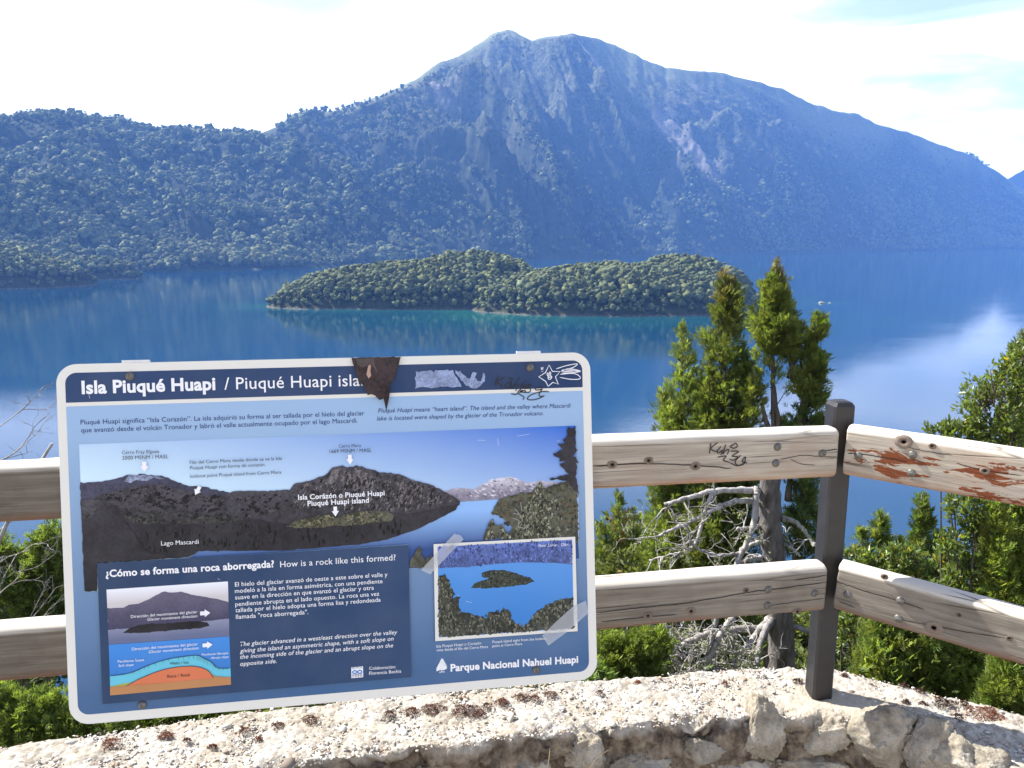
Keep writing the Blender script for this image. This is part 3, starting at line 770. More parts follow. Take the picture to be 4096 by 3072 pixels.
    # rusty moss cushions
    tuft_v = np.array([(0, 0, 0), (0.5, 0.25, 0.0), (1.0, 0, 0.05), (0.5, -0.25, 0.0)]); tuft_f = np.array([(0, 1, 2), (0, 2, 3)])
    mp_ = [(1390 * K, 1560 * K, .020, 0), (1405 * K, 1585 * K, .018, 0)]
    mz6 = [(870, 1590, .030, 0), (1130, 1600, .034, 0), (1580, 1490, .018, 0), (1430, 1530, .02, 0), (1820, 1470, .016, 0), (1690, 1500, .014, 0), (1250, 1620, .016, 0), (700, 1600, .018, 0), (520, 1625, .016, 0), (1300, 1560, .014, 0)]
    mz8 = [(1820, 1062, .028, 1), (1912, 1068, .014, 1), (2030, 1117, .036, 2), (1890, 1133, .013, 1), (1100, 958, .014, 1), (1630, 1060, .010, 1), (1700, 1005, .012, 1), (1620, 978, .012, 1), (1715, 1070, .012, 1), (310, 965, .010, 2), (120, 1015, .010, 0), (1330, 930, .01, 1), (740, 970, .008, 2)]
    mz5 = [(930, 1500, .02, 2), (1310, 1590, .012, 0), (1560, 1460, .012, 0), (1830, 1420, .016, 0), (2100, 1370, .02, 0), (480, 1560, .02, 2), (1100, 1540, .010, 0), (1680, 1530, .012, 2)]
    spots = [(*z6(a_, b_), r_, k_) for a_, b_, r_, k_ in mz6] + [(*z8(a_, b_), r_, k_) for a_, b_, r_, k_ in mz8] + [(*z5(a_, b_), r_, k_) for a_, b_, r_, k_ in mz5]
    tones = [np.array([1.0, 1.0, 1.0]), np.array([0.55, 0.62, 0.66]), np.array([1.6, 1.35, 1.1])]
    for (nx_, ny_, r_, k_) in spots:
        so = Soup(); c_ = at_z(nx_, ny_, 0.004)
        n_ = int(900 * (r_ / 0.03) ** 2) + 120
        rad = r_ * np.sqrt(rng.uniform(0, 1, n_)); an = rng.uniform(0, 6.28, n_)
        wob = 1 + 0.75 * fbm(np.cos(an) * 1.6 + nx_, np.sin(an) * 1.6, seed=5, oct=3)
        p_ = np.column_stack([rad * np.cos(an) * wob, rad * np.sin(an) * wob * 0.85, 0.010 * (1 - (rad / r_) ** 2) * rng.uniform(.4, 1, n_)])
        d_ = np.column_stack([rng.normal(0, 1, (n_, 2)), rng.uniform(-0.3, 1.2, n_)])
        stamp(so, tuft_v, tuft_f, p_, d_, rng.uniform(.0022, .0048, n_), tones[k_][None] * rng.uniform(.6, 1.5, (n_, 1)))
        link('moss_patch', so.mesh('moss_patch', MAT['moss']), root, c_ - o0)
build_wall()

# ------------------------------------------------------------------ wooden fence
def wood_mat(name, warm, paint=False, shade=1.0):
    t = NT(name); v = t.coord((1.4, 22, 22)); v1 = t.coord((1, 1, 1))
    g1 = t.noise(v, 2.6, 9, 0.62, 0.6)
    v2 = t.coord((2.2, 90, 90)); g2 = t.noise(v2, 2.0, 5, 0.6, 0.25)
    blot = t.noise(v1, 5.5, 6, 0.6)
    c = t.ramp(g1, [(0.25, srgb(122, 113, 103)), (0.5, srgb(160, 150, 137)), (0.75, srgb(188, 179, 164))])
    c = t.mix(t.rng_(g2, 0.5, 0.72, 0, 0.55), c, srgb(112, 98, 88))
    c = t.mix(t.rng_(blot, 0.48, 0.68, 0, 0.55), c, warm)
    sx = t.n('SeparateXYZ'); t.l(t.coord(), sx.inputs[0])
    low = t.rng_(t.math('ADD', sx.outputs['Z'], t.math('MULTIPLY', blot, 0.05)), -0.035, -0.015, 0.75, 0.0)
    c = t.mix(low, c, srgb(150, 104, 78))                                # the old stain survives along the under edge
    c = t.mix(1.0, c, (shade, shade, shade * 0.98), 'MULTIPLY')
    # the upper edge is weathered silver, lightened further to paint in its sunlit brightness
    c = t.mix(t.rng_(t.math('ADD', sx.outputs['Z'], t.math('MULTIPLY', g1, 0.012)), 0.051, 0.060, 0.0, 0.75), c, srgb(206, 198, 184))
    # drying cracks run with the grain
    v3 = t.coord((0.7, 8, 16), loc=(3.1, 0, 0.4)); wv = t.n('TexVoronoi', feature='DISTANCE_TO_EDGE'); wv.inputs['Scale'].default_value = 1.5; t.l(v3, wv.inputs['Vector'])
    crack = t.rng_(wv.outputs['Distance'], 0.0, 0.020, 1.0, 0.0)
    gate = t.rng_(t.noise(v1, 3.0, 3), 0.46, 0.56)
    crack = t.math('MULTIPLY', crack, gate)
    c = t.mix(t.math('MULTIPLY', crack, 0.85), c, srgb(58, 48, 42))
    hgt = t.math('SUBTRACT', t.math('ADD', t.math('MULTIPLY', g1, 0.5), t.math('MULTIPLY', g2, 0.5)), crack)
    rough = 0.85
    if paint:
        pv = t.coord((4.5, 18, 18), loc=(0.37, 0, 0.11)); pn = t.noise(pv, 1.9, 9, 0.68, 0.6)
        zb = t.rng_(sx.outputs['Z'], 0.028, 0.045, 0.0, -0.3)
        mask = t.rng_(t.math('ADD', pn, zb), 0.545, 0.560)
        c = t.mix(mask, c, t.ramp(g1, [(0.3, srgb(102, 55, 32)), (0.7, srgb(128, 72, 45))]))
        hgt = t.math('ADD', hgt, t.math('MULTIPLY', mask, 0.4))
    t.bsdf(c, rough, hgt, 0.55, 0.004, 0.2)
    return t.m
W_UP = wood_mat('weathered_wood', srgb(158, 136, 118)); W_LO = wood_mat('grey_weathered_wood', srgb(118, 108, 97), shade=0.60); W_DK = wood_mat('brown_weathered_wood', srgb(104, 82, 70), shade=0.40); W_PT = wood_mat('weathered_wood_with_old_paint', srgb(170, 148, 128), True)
def rail_mesh(Lr, H, T, seed, m, nl=110):
    """rounded plank along x, front face at y = 0, centre line z = 0"""
    rs = np.random.default_rng(seed)
    r = 0.014; prof = []
    for (cx_, cz_, a0) in ((T - r, H / 2 - r, 0), (r, H / 2 - r, 90), (r, -H / 2 + r, 180), (T - r, -H / 2 + r, 270)):
        for a_ in np.linspace(a0, a0 + 90, 7):
            if a0 == 90:                                   # the worn upper front arris, hand-planed wide
                prof.append((0.025 + 0.025 * math.cos(math.radians(a_)), H / 2 - 0.014 + 0.014 * math.sin(math.radians(a_))))
            else: prof.append((cx_ + r * math.cos(math.radians(a_)), cz_ + r * math.sin(math.radians(a_))))
    # extra points on the flat faces
    pr = []
    for q in range(len(prof)):
        a_, b_ = np.array(prof[q]), np.array(prof[(q + 1) % len(prof)])
        k_ = max(1, int(np.linalg.norm(b_ - a_) / 0.018))
        for i in range(k_): pr.append(a_ + (b_ - a_) * i / k_)
    pr = np.array(pr); npf = len(pr)
    X = np.linspace(0, Lr, nl)
    X = np.concatenate([[0, 0.003, 0.008], X[1:-1], [Lr - 0.008, Lr - 0.003, Lr]]); nl = len(X)
    V = np.zeros((nl, npf, 3)); V[..., 0] = X[:, None]; V[..., 1] = pr[None, :, 0]; V[..., 2] = pr[None, :, 1]
    cen = np.array([T / 2, 0])
    sc_ = np.ones(nl); sc_[0] = sc_[-1] = 0.972; sc_[1] = sc_[-2] = 0.992; sc_[2] = sc_[-3] = 0.999
    V[..., 1:] = cen + (V[..., 1:] - cen) * sc_[:, None, None]
    V[..., 2] += 0.003 * fbm(X * 2.2, 0 * X, seed=seed, oct=3)[:, None] + 0.0016 * fbm(V[..., 0] * 9, V[..., 1] * 30, V[..., 2] * 30, seed=seed + 1, oct=3)
    V[..., 1] += 0.0016 * fbm(V[..., 0] * 7, V[..., 1] * 30, V[..., 2] * 30, seed=seed + 2, oct=3)
    V[0, :, 0] += rs.normal(0, .0006, npf); V = V.reshape(-1, 3)
    F = []
    for i in range(nl - 1):
        for j in range(npf):
            k_ = (j + 1) % npf; a_, b_, c_, d_ = i * npf + j, i * npf + k_, (i + 1) * npf + k_, (i + 1) * npf + j
            F.append((a_, b_, c_, d_))
    F.append(tuple(range(npf - 1, -1, -1))); F.append(tuple((nl - 1) * npf + j for j in range(npf)))
    me = mesh_from('rail', V, F, m)
    me.polygons.foreach_set('use_smooth', [len(p.vertices) == 4 for p in me.polygons])
    return me
def lathe(prof, seg=20):
    V, F = [], []
    for (r_, y_) in prof:
        for a_ in np.linspace(0, 2 * math.pi, seg, endpoint=False): V.append((r_ * math.cos(a_), y_, r_ * math.sin(a_)))
    for i in range(len(prof) - 1):
        for j in range(seg):
            k_ = (j + 1) % seg; F.append((i * seg + j, i * seg + k_, (i + 1) * seg + k_, (i + 1) * seg + j))
    F.append(tuple(range(seg))); F.append(tuple((len(prof) - 1) * seg + j for j in reversed(range(seg))))
    return np.array(V), F
def bolt_mesh(r):
    V, F = lathe([(r, 0.001), (r, -0.0012), (r * 0.93, -0.0026), (r * 0.72, -0.0046), (r * 0.4, -0.0060), (r * 0.1, -0.0064)])
    return mesh_from('bolt', V, F, MAT['bolt'], smooth=True)
BOLT = bolt_mesh(0.0098)
KN = NT('wood_knot')
def _knot():
    v = KN.coord(); ln = KN.n('VectorMath', operation='LENGTH'); KN.l(v, ln.inputs[0])
    d = KN.math('ADD', KN.math('MULTIPLY', ln.outputs['Value'], 1.0), KN.math('MULTIPLY', KN.noise(v, 160, 4), 0.004))
    rg = KN.math('SINE', KN.math('MULTIPLY', d, 2600.0))
    c = KN.ramp(KN.rng_(d, 0.003, 0.015), [(0.0, srgb(62, 51, 44)), (0.25, srgb(92, 77, 66)), (0.6, srgb(128, 113, 101)), (1.0, srgb(132, 118, 106))])
    c = KN.mix(KN.rng_(rg, 0.2, 1.0, 0, 0.5), c, srgb(74, 60, 52))
    KN.bsdf(c, 0.85, rg, 0.4, 0.001, 0.2)
_knot()
INK = plain('marker_ink', (0.012, 0.010, 0.014), 0.45, 0.1, 20, spec=0.4)

def ribbon(so, pts, w, y, tint=(1, 1, 1)):
    """flat pen stroke in an x-z plane at depth y (towards the viewer is -y)"""
    P = np.asarray(pts, float); n = len(P)
    if n < 2: return
    t = np.gradient(P, axis=0); t /= np.linalg.norm(t, axis=1, keepdims=True) + 1e-12
    nn_ = np.column_stack([-t[:, 1], t[:, 0]])
    ww = np.full(n, w) * 0.5; ww[0] *= 0.5; ww[-1] *= 0.4
    a_, b_ = P + nn_ * ww[:, None], P - nn_ * ww[:, None]
    V = np.zeros((2 * n, 3)); V[0::2, 0], V[0::2, 2] = a_[:, 0], a_[:, 1]; V[1::2, 0], V[1::2, 2] = b_[:, 0], b_[:, 1]; V[:, 1] = y
    F = []
    for i in range(n - 1): F += [(2 * i, 2 * i + 1, 2 * i + 3), (2 * i, 2 * i + 3, 2 * i + 2)]
    so.add(V, F, tint)

def build_fence():
    pb = np.array([0.819, 1.953, 0.0])
    root = thing('wooden_fence', 'weathered two rail wooden guard fence with dark steel corner post on the stone wall', 'fence', pb)
    # post: square tube with a bevelled cap, welded foot
    w, h = 0.027, 0.798; bm = bmesh.new()
    rings = [(w, -0.03), (w, h - 0.012), (w - 0.005, h - 0.003), (w - 0.012, h)]
    vs = []
    c_ = 0.005
    for (a_, z_) in rings:
        k_ = min(c_, a_ * 0.3)
        vs.append([bm.verts.new((x_, y_, z_)) for x_, y_ in ((a_ - k_, -a_), (a_, -a_ + k_), (a_, a_ - k_), (a_ - k_, a_), (-a_ + k_, a_), (-a_, a_ - k_), (-a_, -a_ + k_), (-a_ + k_, -a_))])
    for i in range(len(rings) - 1):
        for j in range(8): bm.faces.new((vs[i][j], vs[i][(j + 1) % 8], vs[i + 1][(j + 1) % 8], vs[i + 1][j]))
    bm.faces.new(vs[-1]); bm.faces.new(list(reversed(vs[0])))
    bmesh.ops.recalc_face_normals(bm, faces=bm.faces)
    pm = bpy.data.meshes.new('post'); bm.to_mesh(pm); bm.free(); pm.materials.append(MAT['steel'])
    post = link('post', pm, root); post.rotation_euler = (0, 0, math.radians(4))
    p0 = np.array([0.789, 1.875, 0.0]); dl = np.array([0.9853, 0.1706, 0.0]); dl /= np.linalg.norm(dl)
    nl_ = np.array([-dl[1], dl[0], 0.0])
    Hh, Tt = 0.122, 0.056
    Ll = 2.6
    WORLD = {}
    def place(name, P, d, z, Lr, m, seed, slope=0.0):
        o = link(name, rail_mesh(Lr, Hh, Tt, seed, m), root)
        ang = math.atan2(d[1], d[0])
        o.location = Vector((P[0], P[1], z)) - Vector(pb)
        o.rotation_euler = (0, -math.atan(slope), ang)
        WORLD[o.name] = np.array(Matrix.Translation(Vector((P[0], P[1], z))) @ Matrix.Rotation(ang, 4, 'Z') @ Matrix.Rotation(-math.atan(slope), 4, 'Y'))
        return o
    def local(o, px_, d):
        """point on the rail's front face seen at a photo pixel, in the rail's own x, z"""
        M_ = WORLD[o.name]; P = M_[:3, 3]; n_ = M_[:3, 1]
        Q = at_plane(*px_, P, n_); l_ = np.linalg.inv(M_) @ np.append(Q, 1); return l_[0], l_[2]
    start = p0 - dl * Ll
    Lj = 1.45                                             # the planks butt behind the sign
    joint = start + dl * Lj
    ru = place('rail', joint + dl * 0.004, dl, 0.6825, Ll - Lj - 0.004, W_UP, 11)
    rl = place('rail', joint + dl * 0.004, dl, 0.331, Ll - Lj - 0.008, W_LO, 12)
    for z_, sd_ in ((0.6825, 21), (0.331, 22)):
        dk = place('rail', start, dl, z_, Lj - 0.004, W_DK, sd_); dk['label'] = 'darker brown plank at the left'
    for z_ in (0.6825, 0.331):                             # splice plates behind the butt joint
        V = [joint + dl * x_ + nl_ * y_ + np.array([0, 0, z_ + zz]) - pb for x_ in (-0.1, 0.1) for y_ in (Tt + 0.001, Tt + 0.007) for zz in (-0.04, 0.04)]
        link('bracket', mesh_from('bracket', V, [(0, 1, 3, 2), (4, 6, 7, 5), (0, 4, 5, 1), (2, 3, 7, 6), (0, 2, 6, 4), (1, 5, 7, 3)], MAT['steel']), root)
    q0 = np.array([0.806, 1.875, 0]); dr = np.array([0.82, -0.572, 0]); dr /= np.linalg.norm(dr); nr = np.array([-dr[1], dr[0], 0])
    def slope_of(a, b):
        za = at_y(*a, 1.875)[2]; Q = at_plane(*b, q0, nr); return (Q[2] - za) / np.linalg.norm((Q - q0)[:2])
    s_u = slope_of((3375.9, 1901.3), (4096, 2031.2)); s_l = slope_of((3331.2, 2437.2), (4096, 2664.6))
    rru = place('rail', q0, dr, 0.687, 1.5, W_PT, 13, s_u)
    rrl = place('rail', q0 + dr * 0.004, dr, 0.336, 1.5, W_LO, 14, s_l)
    ru['label'] = 'upper rail with a black scribbled tag'; rru['label'] = 'upper rail with flakes of red brown paint'
    bolts = {id(ru): [z7(998, 970), z7(990, 1050), z7(1218, 1002)], id(rl): [z8(951, 502), z8(948, 580), z8(1179, 520)],
             id(rru): [z7(1396, 1012), z7(1663, 1008), z7(1657, 1098)], id(rrl): [z8(1342, 527), z8(1602, 557), z8(1592, 645)]}
    knots = {id(ru): [(z7(183, 1057), .010), (z7(362, 1036), .009), (z7(592, 1065), .0105)], id(rl): [(z8(842, 506), .006), (z8(571, 608), .0095), (z8(358, 630), .0085), (z8(1095, 610), .008)],
             id(rru): [(z7(1620, 945), .016), (z7(1760, 965), .007), (z7(2020, 1088), .0085)], id(rrl): [(z8(1768, 690), .016), (z8(1893, 627), .005), (z8(2140, 742), .006), (z8(1525, 440), .007)]}
    for o, d in ((ru, dl), (rl, dl), (rru, dr), (rrl, dr)):
        for b_ in bolts[id(o)]:
            lx, lz = local(o, b_, d); link('bolt', BOLT, o, (lx, 0.0008, lz))
        for b_, r_ in knots[id(o)]:
            lx, lz = local(o, b_, d)
            V, F = lathe([(r_, 0.001), (r_ * .96, -0.0009), (r_ * .6, -0.0016), (r_ * .25, -0.0006)], 18)
            V[:, [0, 2]] *= 1 + 0.14 * fbm(V[:, 0] * 130, V[:, 2] * 130, seed=int(lx * 1e4) & 255, oct=2)[:, None]; V[:, 0] *= 1.3
            link('knot', mesh_from('knot', V, F, KN.m, smooth=True), o, (lx, -0.0010, lz))
        # long splits opened by the weather
    splits = {id(ru): [[(1010, 1032), (1110, 1012), (1200, 1016), (1290, 1020)], [(100, 1065), (300, 1052), (560, 1058), (770, 1075)], [(1060, 1030), (1110, 1052), (1180, 1060)], [(1230, 990), (1290, 980)]],
              id(rru): [[(1345, 1000), (1420, 1006), (1560, 1030), (1640, 1045)], [(1880, 1050), (2000, 1082), (2200, 1112)], [(1600, 960), (1700, 985), (1860, 1010)]]}
    sp8 = {id(rl): [[(105, 615), (330, 590), (560, 565), (830, 520), (920, 506), (1240, 465)], [(960, 580), (1100, 560), (1230, 545)], [(130, 660), (360, 636), (500, 624)], [(1080, 455), (1240, 432)]],
           id(rrl): [[(1285, 460), (1400, 500), (1590, 556), (1720, 600)], [(1600, 650), (1760, 680), (1900, 705), (2120, 742)], [(1300, 560), (1380, 590)]]}
    cm = plain('dark_split', (0.022, 0.017, 0.014), 0.95, 0.1)
    for o, d in ((ru, dl), (rru, dr), (rl, dl), (rrl, dr)):
        for lst, fn in ((splits.get(id(o), []), z7), (sp8.get(id(o), []), z8)):
            for ln in lst:
                P = smooth_path([local(o, fn(*p_), d) for p_ in ln], 8); P[:, 1] += rng.normal(0, 0.0005, len(P))
                so = Soup(); ribbon(so, P, rng.uniform(0.0012, 0.0022), -0.0019)
                link('split', so.mesh('split', cm), o)
    # black tag on the upper rail
    so = Soup()
    for st_ in ([(668, 950), (664, 982), (660, 1002)], [(702, 948), (668, 976), (692, 992), (706, 982)], [(718, 966), (700, 990), (706, 1000), (724, 986), (716, 1010)], [(742, 956), (726, 1004), (742, 986), (756, 984), (748, 1008)],
                [(772, 962), (790, 952), (798, 966), (780, 976), (764, 968), (776, 958)], [(764, 990), (804, 992), (772, 1014), (800, 1018), (780, 1034), (758, 1030)], [(700, 1020), (742, 1014), (730, 1034), (760, 1046)],
                [(816, 1010), (788, 1040), (800, 1060), (830, 1052), (838, 1018), (822, 1040), (848, 1048)], [(762, 1048), (800, 1062), (840, 1046)]):
        ribbon(so, smooth_path([local(ru, z7(*p_), dl) for p_ in st_], 7), 0.0026, -0.0022)
    tg = link('painted_tag', so.mesh('painted_tag', INK), ru); tg['label'] = 'black scribbled tag'
    # steel plates that carry the rails on the post, and the post beyond at the left
    for (P, d, n_, z_, sl) in ((p0, dl, nl_, 0.6825, -1), (p0, dl, nl_, 0.331, -1), (q0, dr, nr, 0.687, 1), (q0, dr, nr, 0.336, 1)):
        V = []
        for x_ in (0.02, 0.20):
            for y_ in (Tt + 0.001, Tt + 0.007):
                for zz in (-0.04, 0.04): V.append(P + d * sl * x_ + n_ * y_ + np.array([0, 0, z_ + zz]) - pb)
        F = [(0, 1, 3, 2), (4, 6, 7, 5), (0, 4, 5, 1), (2, 3, 7, 6), (0, 2, 6, 4), (1, 5, 7, 3)]
        link('bracket', mesh_from('bracket', V, F, MAT['steel']), root)
    p2 = link('post', pm, root, start + dl * 0.12 + nl_ * 0.090 - pb); p2.rotation_euler = (0, 0, math.atan2(dl[1], dl[0]))
    p3 = link('post', pm, root, q0 + dr * 1.4 + nr * 0.090 + np.array([0, 0, -0.06]) - pb); p3.rotation_euler = (0, 0, math.atan2(dr[1], dr[0]))
build_fence()

# ------------------------------------------------------------------ information sign
DS = 1.785
s_ax = np.array([0.98739, 0.15829, 0.0]); s_ax /= np.linalg.norm(s_ax)
s_up = np.array([-0.02508, 0.15738, 0.98722]); s_up -= s_ax * (s_up @ s_ax); s_up /= np.linalg.norm(s_up)
s_n = np.cross(s_up, s_ax)                                # away from the viewer
P_TR = at_y(2360, 1411.5, DS)
def _sp(px, py): return at_plane(px, py, P_TR, s_n)
S_BASE = 0.5 * (_sp(278.7, 2899.5) + _sp(2389.6, 2718.5))
def S(p):
    Q = _sp(*p) - S_BASE; return np.array([Q @ s_ax, Q @ s_up])
S_W = np.linalg.norm(_sp(222, 1454.7) - P_TR); S_H = np.linalg.norm(_sp(2389.6, 2718.5) - P_TR)
LAY = 0.00035
def build_sign():
    root = thing('information_sign', 'blue and white bilingual island information sign with torn top edge fixed to the wooden fence', 'sign')
    M_ = Matrix(((s_ax[0], s_n[0], s_up[0], S_BASE[0]), (s_ax[1], s_n[1], s_up[1], S_BASE[1]), (s_ax[2], s_n[2], s_up[2], S_BASE[2]), (0, 0, 0, 1)))
    root.matrix_world = M_
    DG = np.array([0.20, 0.85])
    def printed(name, c1, c2=None, axis='Z', lo=0.0, hi=1.0, rough=0.5, grain=0.0, gscale=120.0, grit=None):
        t = NT(name); v = t.coord()
        if c2 is not None:
            sx = t.n('SeparateXYZ'); t.l(v, sx.inputs[0])
            src = sx.outputs[axis] if axis != 'D' else t.math('ADD', t.math('MULTIPLY', sx.outputs['Z'], 0.85), t.math('MULTIPLY', sx.outputs['X'], 0.20))
            c = t.mix(t.rng_(src, lo, hi), c1, c2)
        else: c = t.mix(0.0, c1, c1)
        if grain:
            f = t.math('ADD', t.math('MULTIPLY', t.noise(v, gscale * 0.28, 4, 0.6), 0.45), t.math('MULTIPLY', t.noise(v, gscale * 1.3, 6, 0.72), 0.55)); c = t.mix(t.rng_(f, 0.43, 0.56), t.mix(1.0, c, (1 - grain,) * 3, 'MULTIPLY'), t.mix(1.0, c, (1 + 0.7 * grain,) * 3, 'MULTIPLY'))
        f2 = t.noise(t.coord(), 7, 4)                     # sun-bleached unevenness of the old print
        c = t.mix(t.rng_(f2, 0.35, 0.7, 0.0, 0.03), c, (0.75, 0.75, 0.78))
        t.bsdf(c, rough, f2, 0.02, 0.002, 0.2); return t.m
    def rrect(w, h, r, cx=0.0, cz=0.0, n=10):
        P = []
        for (ax_, az_, a0) in ((w / 2 - r, h / 2 - r, 0), (-w / 2 + r, h / 2 - r, 90), (-w / 2 + r, -h / 2 + r, 180), (w / 2 - r, -h / 2 + r, 270)):
            for a_ in np.linspace(a0, a0 + 90, n): P.append((cx + ax_ + r * math.cos(math.radians(a_)), cz + az_ + r * math.sin(math.radians(a_))))
        return np.array(P)
    def flat(P, layer):
        P = np.asarray(P, float)
        tr = tessellate_polygon([[Vector((p_[0], p_[1], 0)) for p_ in P]])
        V = np.zeros((len(P), 3)); V[:, 0], V[:, 2] = P[:, 0], P[:, 1]; V[:, 1] = -layer * LAY
        F = []
        for a_, b_, c_ in tr:
            A, B_, C_ = P[a_], P[b_], P[c_]
            cr_ = (B_[0] - A[0]) * (C_[1] - A[1]) - (B_[1] - A[1]) * (C_[0] - A[0])
            if abs(cr_) < 1e-14: continue
            F.append((a_, b_, c_) if cr_ > 0 else (a_, c_, b_))
        return V, np.array(F)
    def patch(name, px, layer, m, parent=None, rough_=0.0, sub=0, seed=0):
        P = np.array([S(p_) for p_ in px])
        if sub:
            Q = []; r2 = np.random.default_rng(seed + 1)
            for i in range(len(P)):
                a_, b_ = P[i], P[(i + 1) % len(P)]; k_ = max(1, int(np.linalg.norm(b_ - a_) / sub))
                for q in range(k_):
                    p_ = a_ + (b_ - a_) * q / k_; Q.append(p_ + (r2.normal(0, rough_, 2) if rough_ else 0))
            P = np.array(Q)
        V, F = flat(P, layer)
        return link(name, mesh_from(name, V, F, m), parent or root)
    def clip_patch(*a_, **k_): return patch(*a_, **k_)
    # panel: 3 mm sheet with rounded corners
    P = rrect(S_W, S_H, 0.040, 0, S_H / 2); n = len(P)
    V = np.zeros((2 * n, 3)); V[:n, 0], V[:n, 2] = P[:, 0], P[:, 1]; V[n:] = V[:n]; V[n:, 1] = 0.003
    F = [tuple(range(n)), tuple(range(2 * n - 1, n - 1, -1))] + [((i + 1) % n, i, n + i, n + (i + 1) % n) for i in range(n)]
    white = printed('white_vinyl', srgb(216, 213, 204))
    link('panel', mesh_from('panel', V, F, white), root)
    ink_w = plain('white_print', srgb(228, 228, 230), 0.45, 0.03); ink_n = plain('navy_print', srgb(38, 58, 108), 0.45, 0.05); ink_k = plain('black_print', srgb(34, 36, 48), 0.45, 0.05)
    navy = printed('navy_print_field', srgb(40, 63, 100), srgb(34, 56, 92), 'X', -0.5, 0.5)
    blue = printed('graded_blue_print', srgb(60, 94, 134), srgb(146, 174, 204), 'Z', 0.05, S_H * 0.82)
    # header band and blue field, with the corner radii of the print
    a_, b_, c_, d_ = S(z3(122, 215)), S(z4(2068, 132)), S(z4(2072, 342)), S(z3(125, 462))
    x0, x1, z0, z1 = 0.5 * (a_[0] + d_[0]), 0.5 * (b_[0] + c_[0]), 0.5 * (c_[1] + d_[1]), 0.5 * (a_[1] + b_[1])
    r = 0.022; arc = lambda cx_, cz_, a0: [(cx_ + r * math.cos(math.radians(t_)), cz_ + r * math.sin(math.radians(t_))) for t_ in np.linspace(a0, a0 + 90, 9)]
    Vv, Ff = flat([(x0, z0), (x1, z0)] + arc(x1 - r, z1 - r, 0) + arc(x0 + r, z1 - r, 90), 1); link('header_band', mesh_from('header_band', Vv, Ff, navy), root)
    e_, f_ = S(z3(130, 492)), S(z4(2075, 372)); g_, h_ = S(z5(225, 1290)), S(z6(2125, 1270))
    zt, zb = 0.5 * (e_[1] + f_[1]), S(z5(290, 1325))[1]
    Vv, Ff = flat([(x1, zt), (x0, zt)] + arc(x0 + r, zb + r, 180) + arc(x1 - r, zb + r, 270), 1); link('blue_field', mesh_from('blue_field', Vv, Ff, blue), root)

    # ---- panorama photograph
    dab = NT('printed_dabs'); da = dab.n('VertexColor'); da.layer_name = 'tint'; dab.bsdf(da.outputs['Color'], 0.5, spec=0.2)
    def dabs(px, n, size, tones, layer, parent, stretch=(1.0, 1.0), tilt=0.0, seed=1):
        """printed leaf and rock texture: small irregular marks inside an outline"""
        P = np.array([S(p_) for p_ in px]); r2 = np.random.default_rng(seed); lo, hi = P.min(0), P.max(0)
        q = r2.uniform(lo, hi, (n * 8, 2)); ins = np.zeros(len(q), bool); j = len(P) - 1
        for i in range(len(P)):
            c_ = ((P[i, 1] > q[:, 1]) != (P[j, 1] > q[:, 1])) & (q[:, 0] < (P[j, 0] - P[i, 0]) * (q[:, 1] - P[i, 1]) / (P[j, 1] - P[i, 1] + 1e-12) + P[i, 0])
            ins ^= c_; j = i
        cl = fbm(q[:, 0] * 45, q[:, 1] * 45, seed=seed, oct=3)
        ins &= r2.uniform(-.5, .5, len(q)) < cl + 0.12
        q = q[ins][:n]; m_ = len(q)
        if not m_: return
        an = np.sort(r2.uniform(0, 2 * math.pi, (m_, 6)), axis=1); ra = size * r2.uniform(.35, 1.2, (m_, 1)) * r2.uniform(.6, 1.1, (m_, 6))
        ox, oz = ra * np.cos(an) * stretch[0], ra * np.sin(an) * stretch[1]; ct, st_ = math.cos(tilt), math.sin(tilt)
        V = np.zeros((m_, 6, 3)); V[..., 0] = q[:, :1] + ox * ct - oz * st_; V[..., 2] = q[:, 1:] + ox * st_ + oz * ct
        V[..., 1] = -(layer + r2.uniform(0, .8, (m_, 1))) * LAY
        F = (np.array([(0, 1, 2), (0, 2, 3), (0, 3, 4), (0, 4, 5)])[None] + (np.arange(m_) * 6)[:, None, None]).reshape(-1, 3)
        T = np.array([srgb(*c_) for c_ in tones])[r2.integers(0, len(tones), m_)] * r2.uniform(.8, 1.15, (m_, 1))
        so = Soup(); so.add(V.reshape(-1, 3), F, np.repeat(T, 6, axis=0)); link('print_texture', so.mesh('print_texture', dab.m), parent, kind='stuff')
    skyp = printed('printed_sky', srgb(200, 224, 234), srgb(40, 100, 194), 'D', S(z3(245, 1100)) @ DG, S(z4(2014, 648)) @ DG)
    pano = patch('panorama_picture', [z3(235, 800), z4(2014, 648), z4(2040, 1250), z6(2042, 373), z6(672, 452), z5(385, 330), z5(280, 335)], 2, skyp)
    dark = printed('printed_dark_slope', srgb(40, 37, 40), srgb(66, 62, 68), 'Z', S((1000, 2200))[1], S((1000, 1950))[1], grain=0.5, gscale=95)
    darker = printed('printed_shade', srgb(24, 22, 28), srgb(42, 38, 44), 'Z', S((600, 2350))[1], S((600, 2050))[1], grain=0.45, gscale=130)
    slate = printed('printed_far_slope', srgb(60, 60, 78), grain=0.35, gscale=110)
    snowy = printed('printed_snow_range', srgb(134, 128, 142), srgb(206, 202, 212), 'Z', S(z4(1480, 1180))[1], S(z4(1480, 1065))[1], grain=0.25, gscale=140)
    olive = printed('printed_brush', srgb(70, 70, 56), srgb(84, 84, 66), grain=0.55, gscale=90)
    lakeb = printed('printed_lake', srgb(40, 70, 128), srgb(138, 178, 226), 'Z', S(z6(700, 300))[1], S(z4(1150, 1330))[1])
    J = dict(rough_=0.0011, sub=0.006)
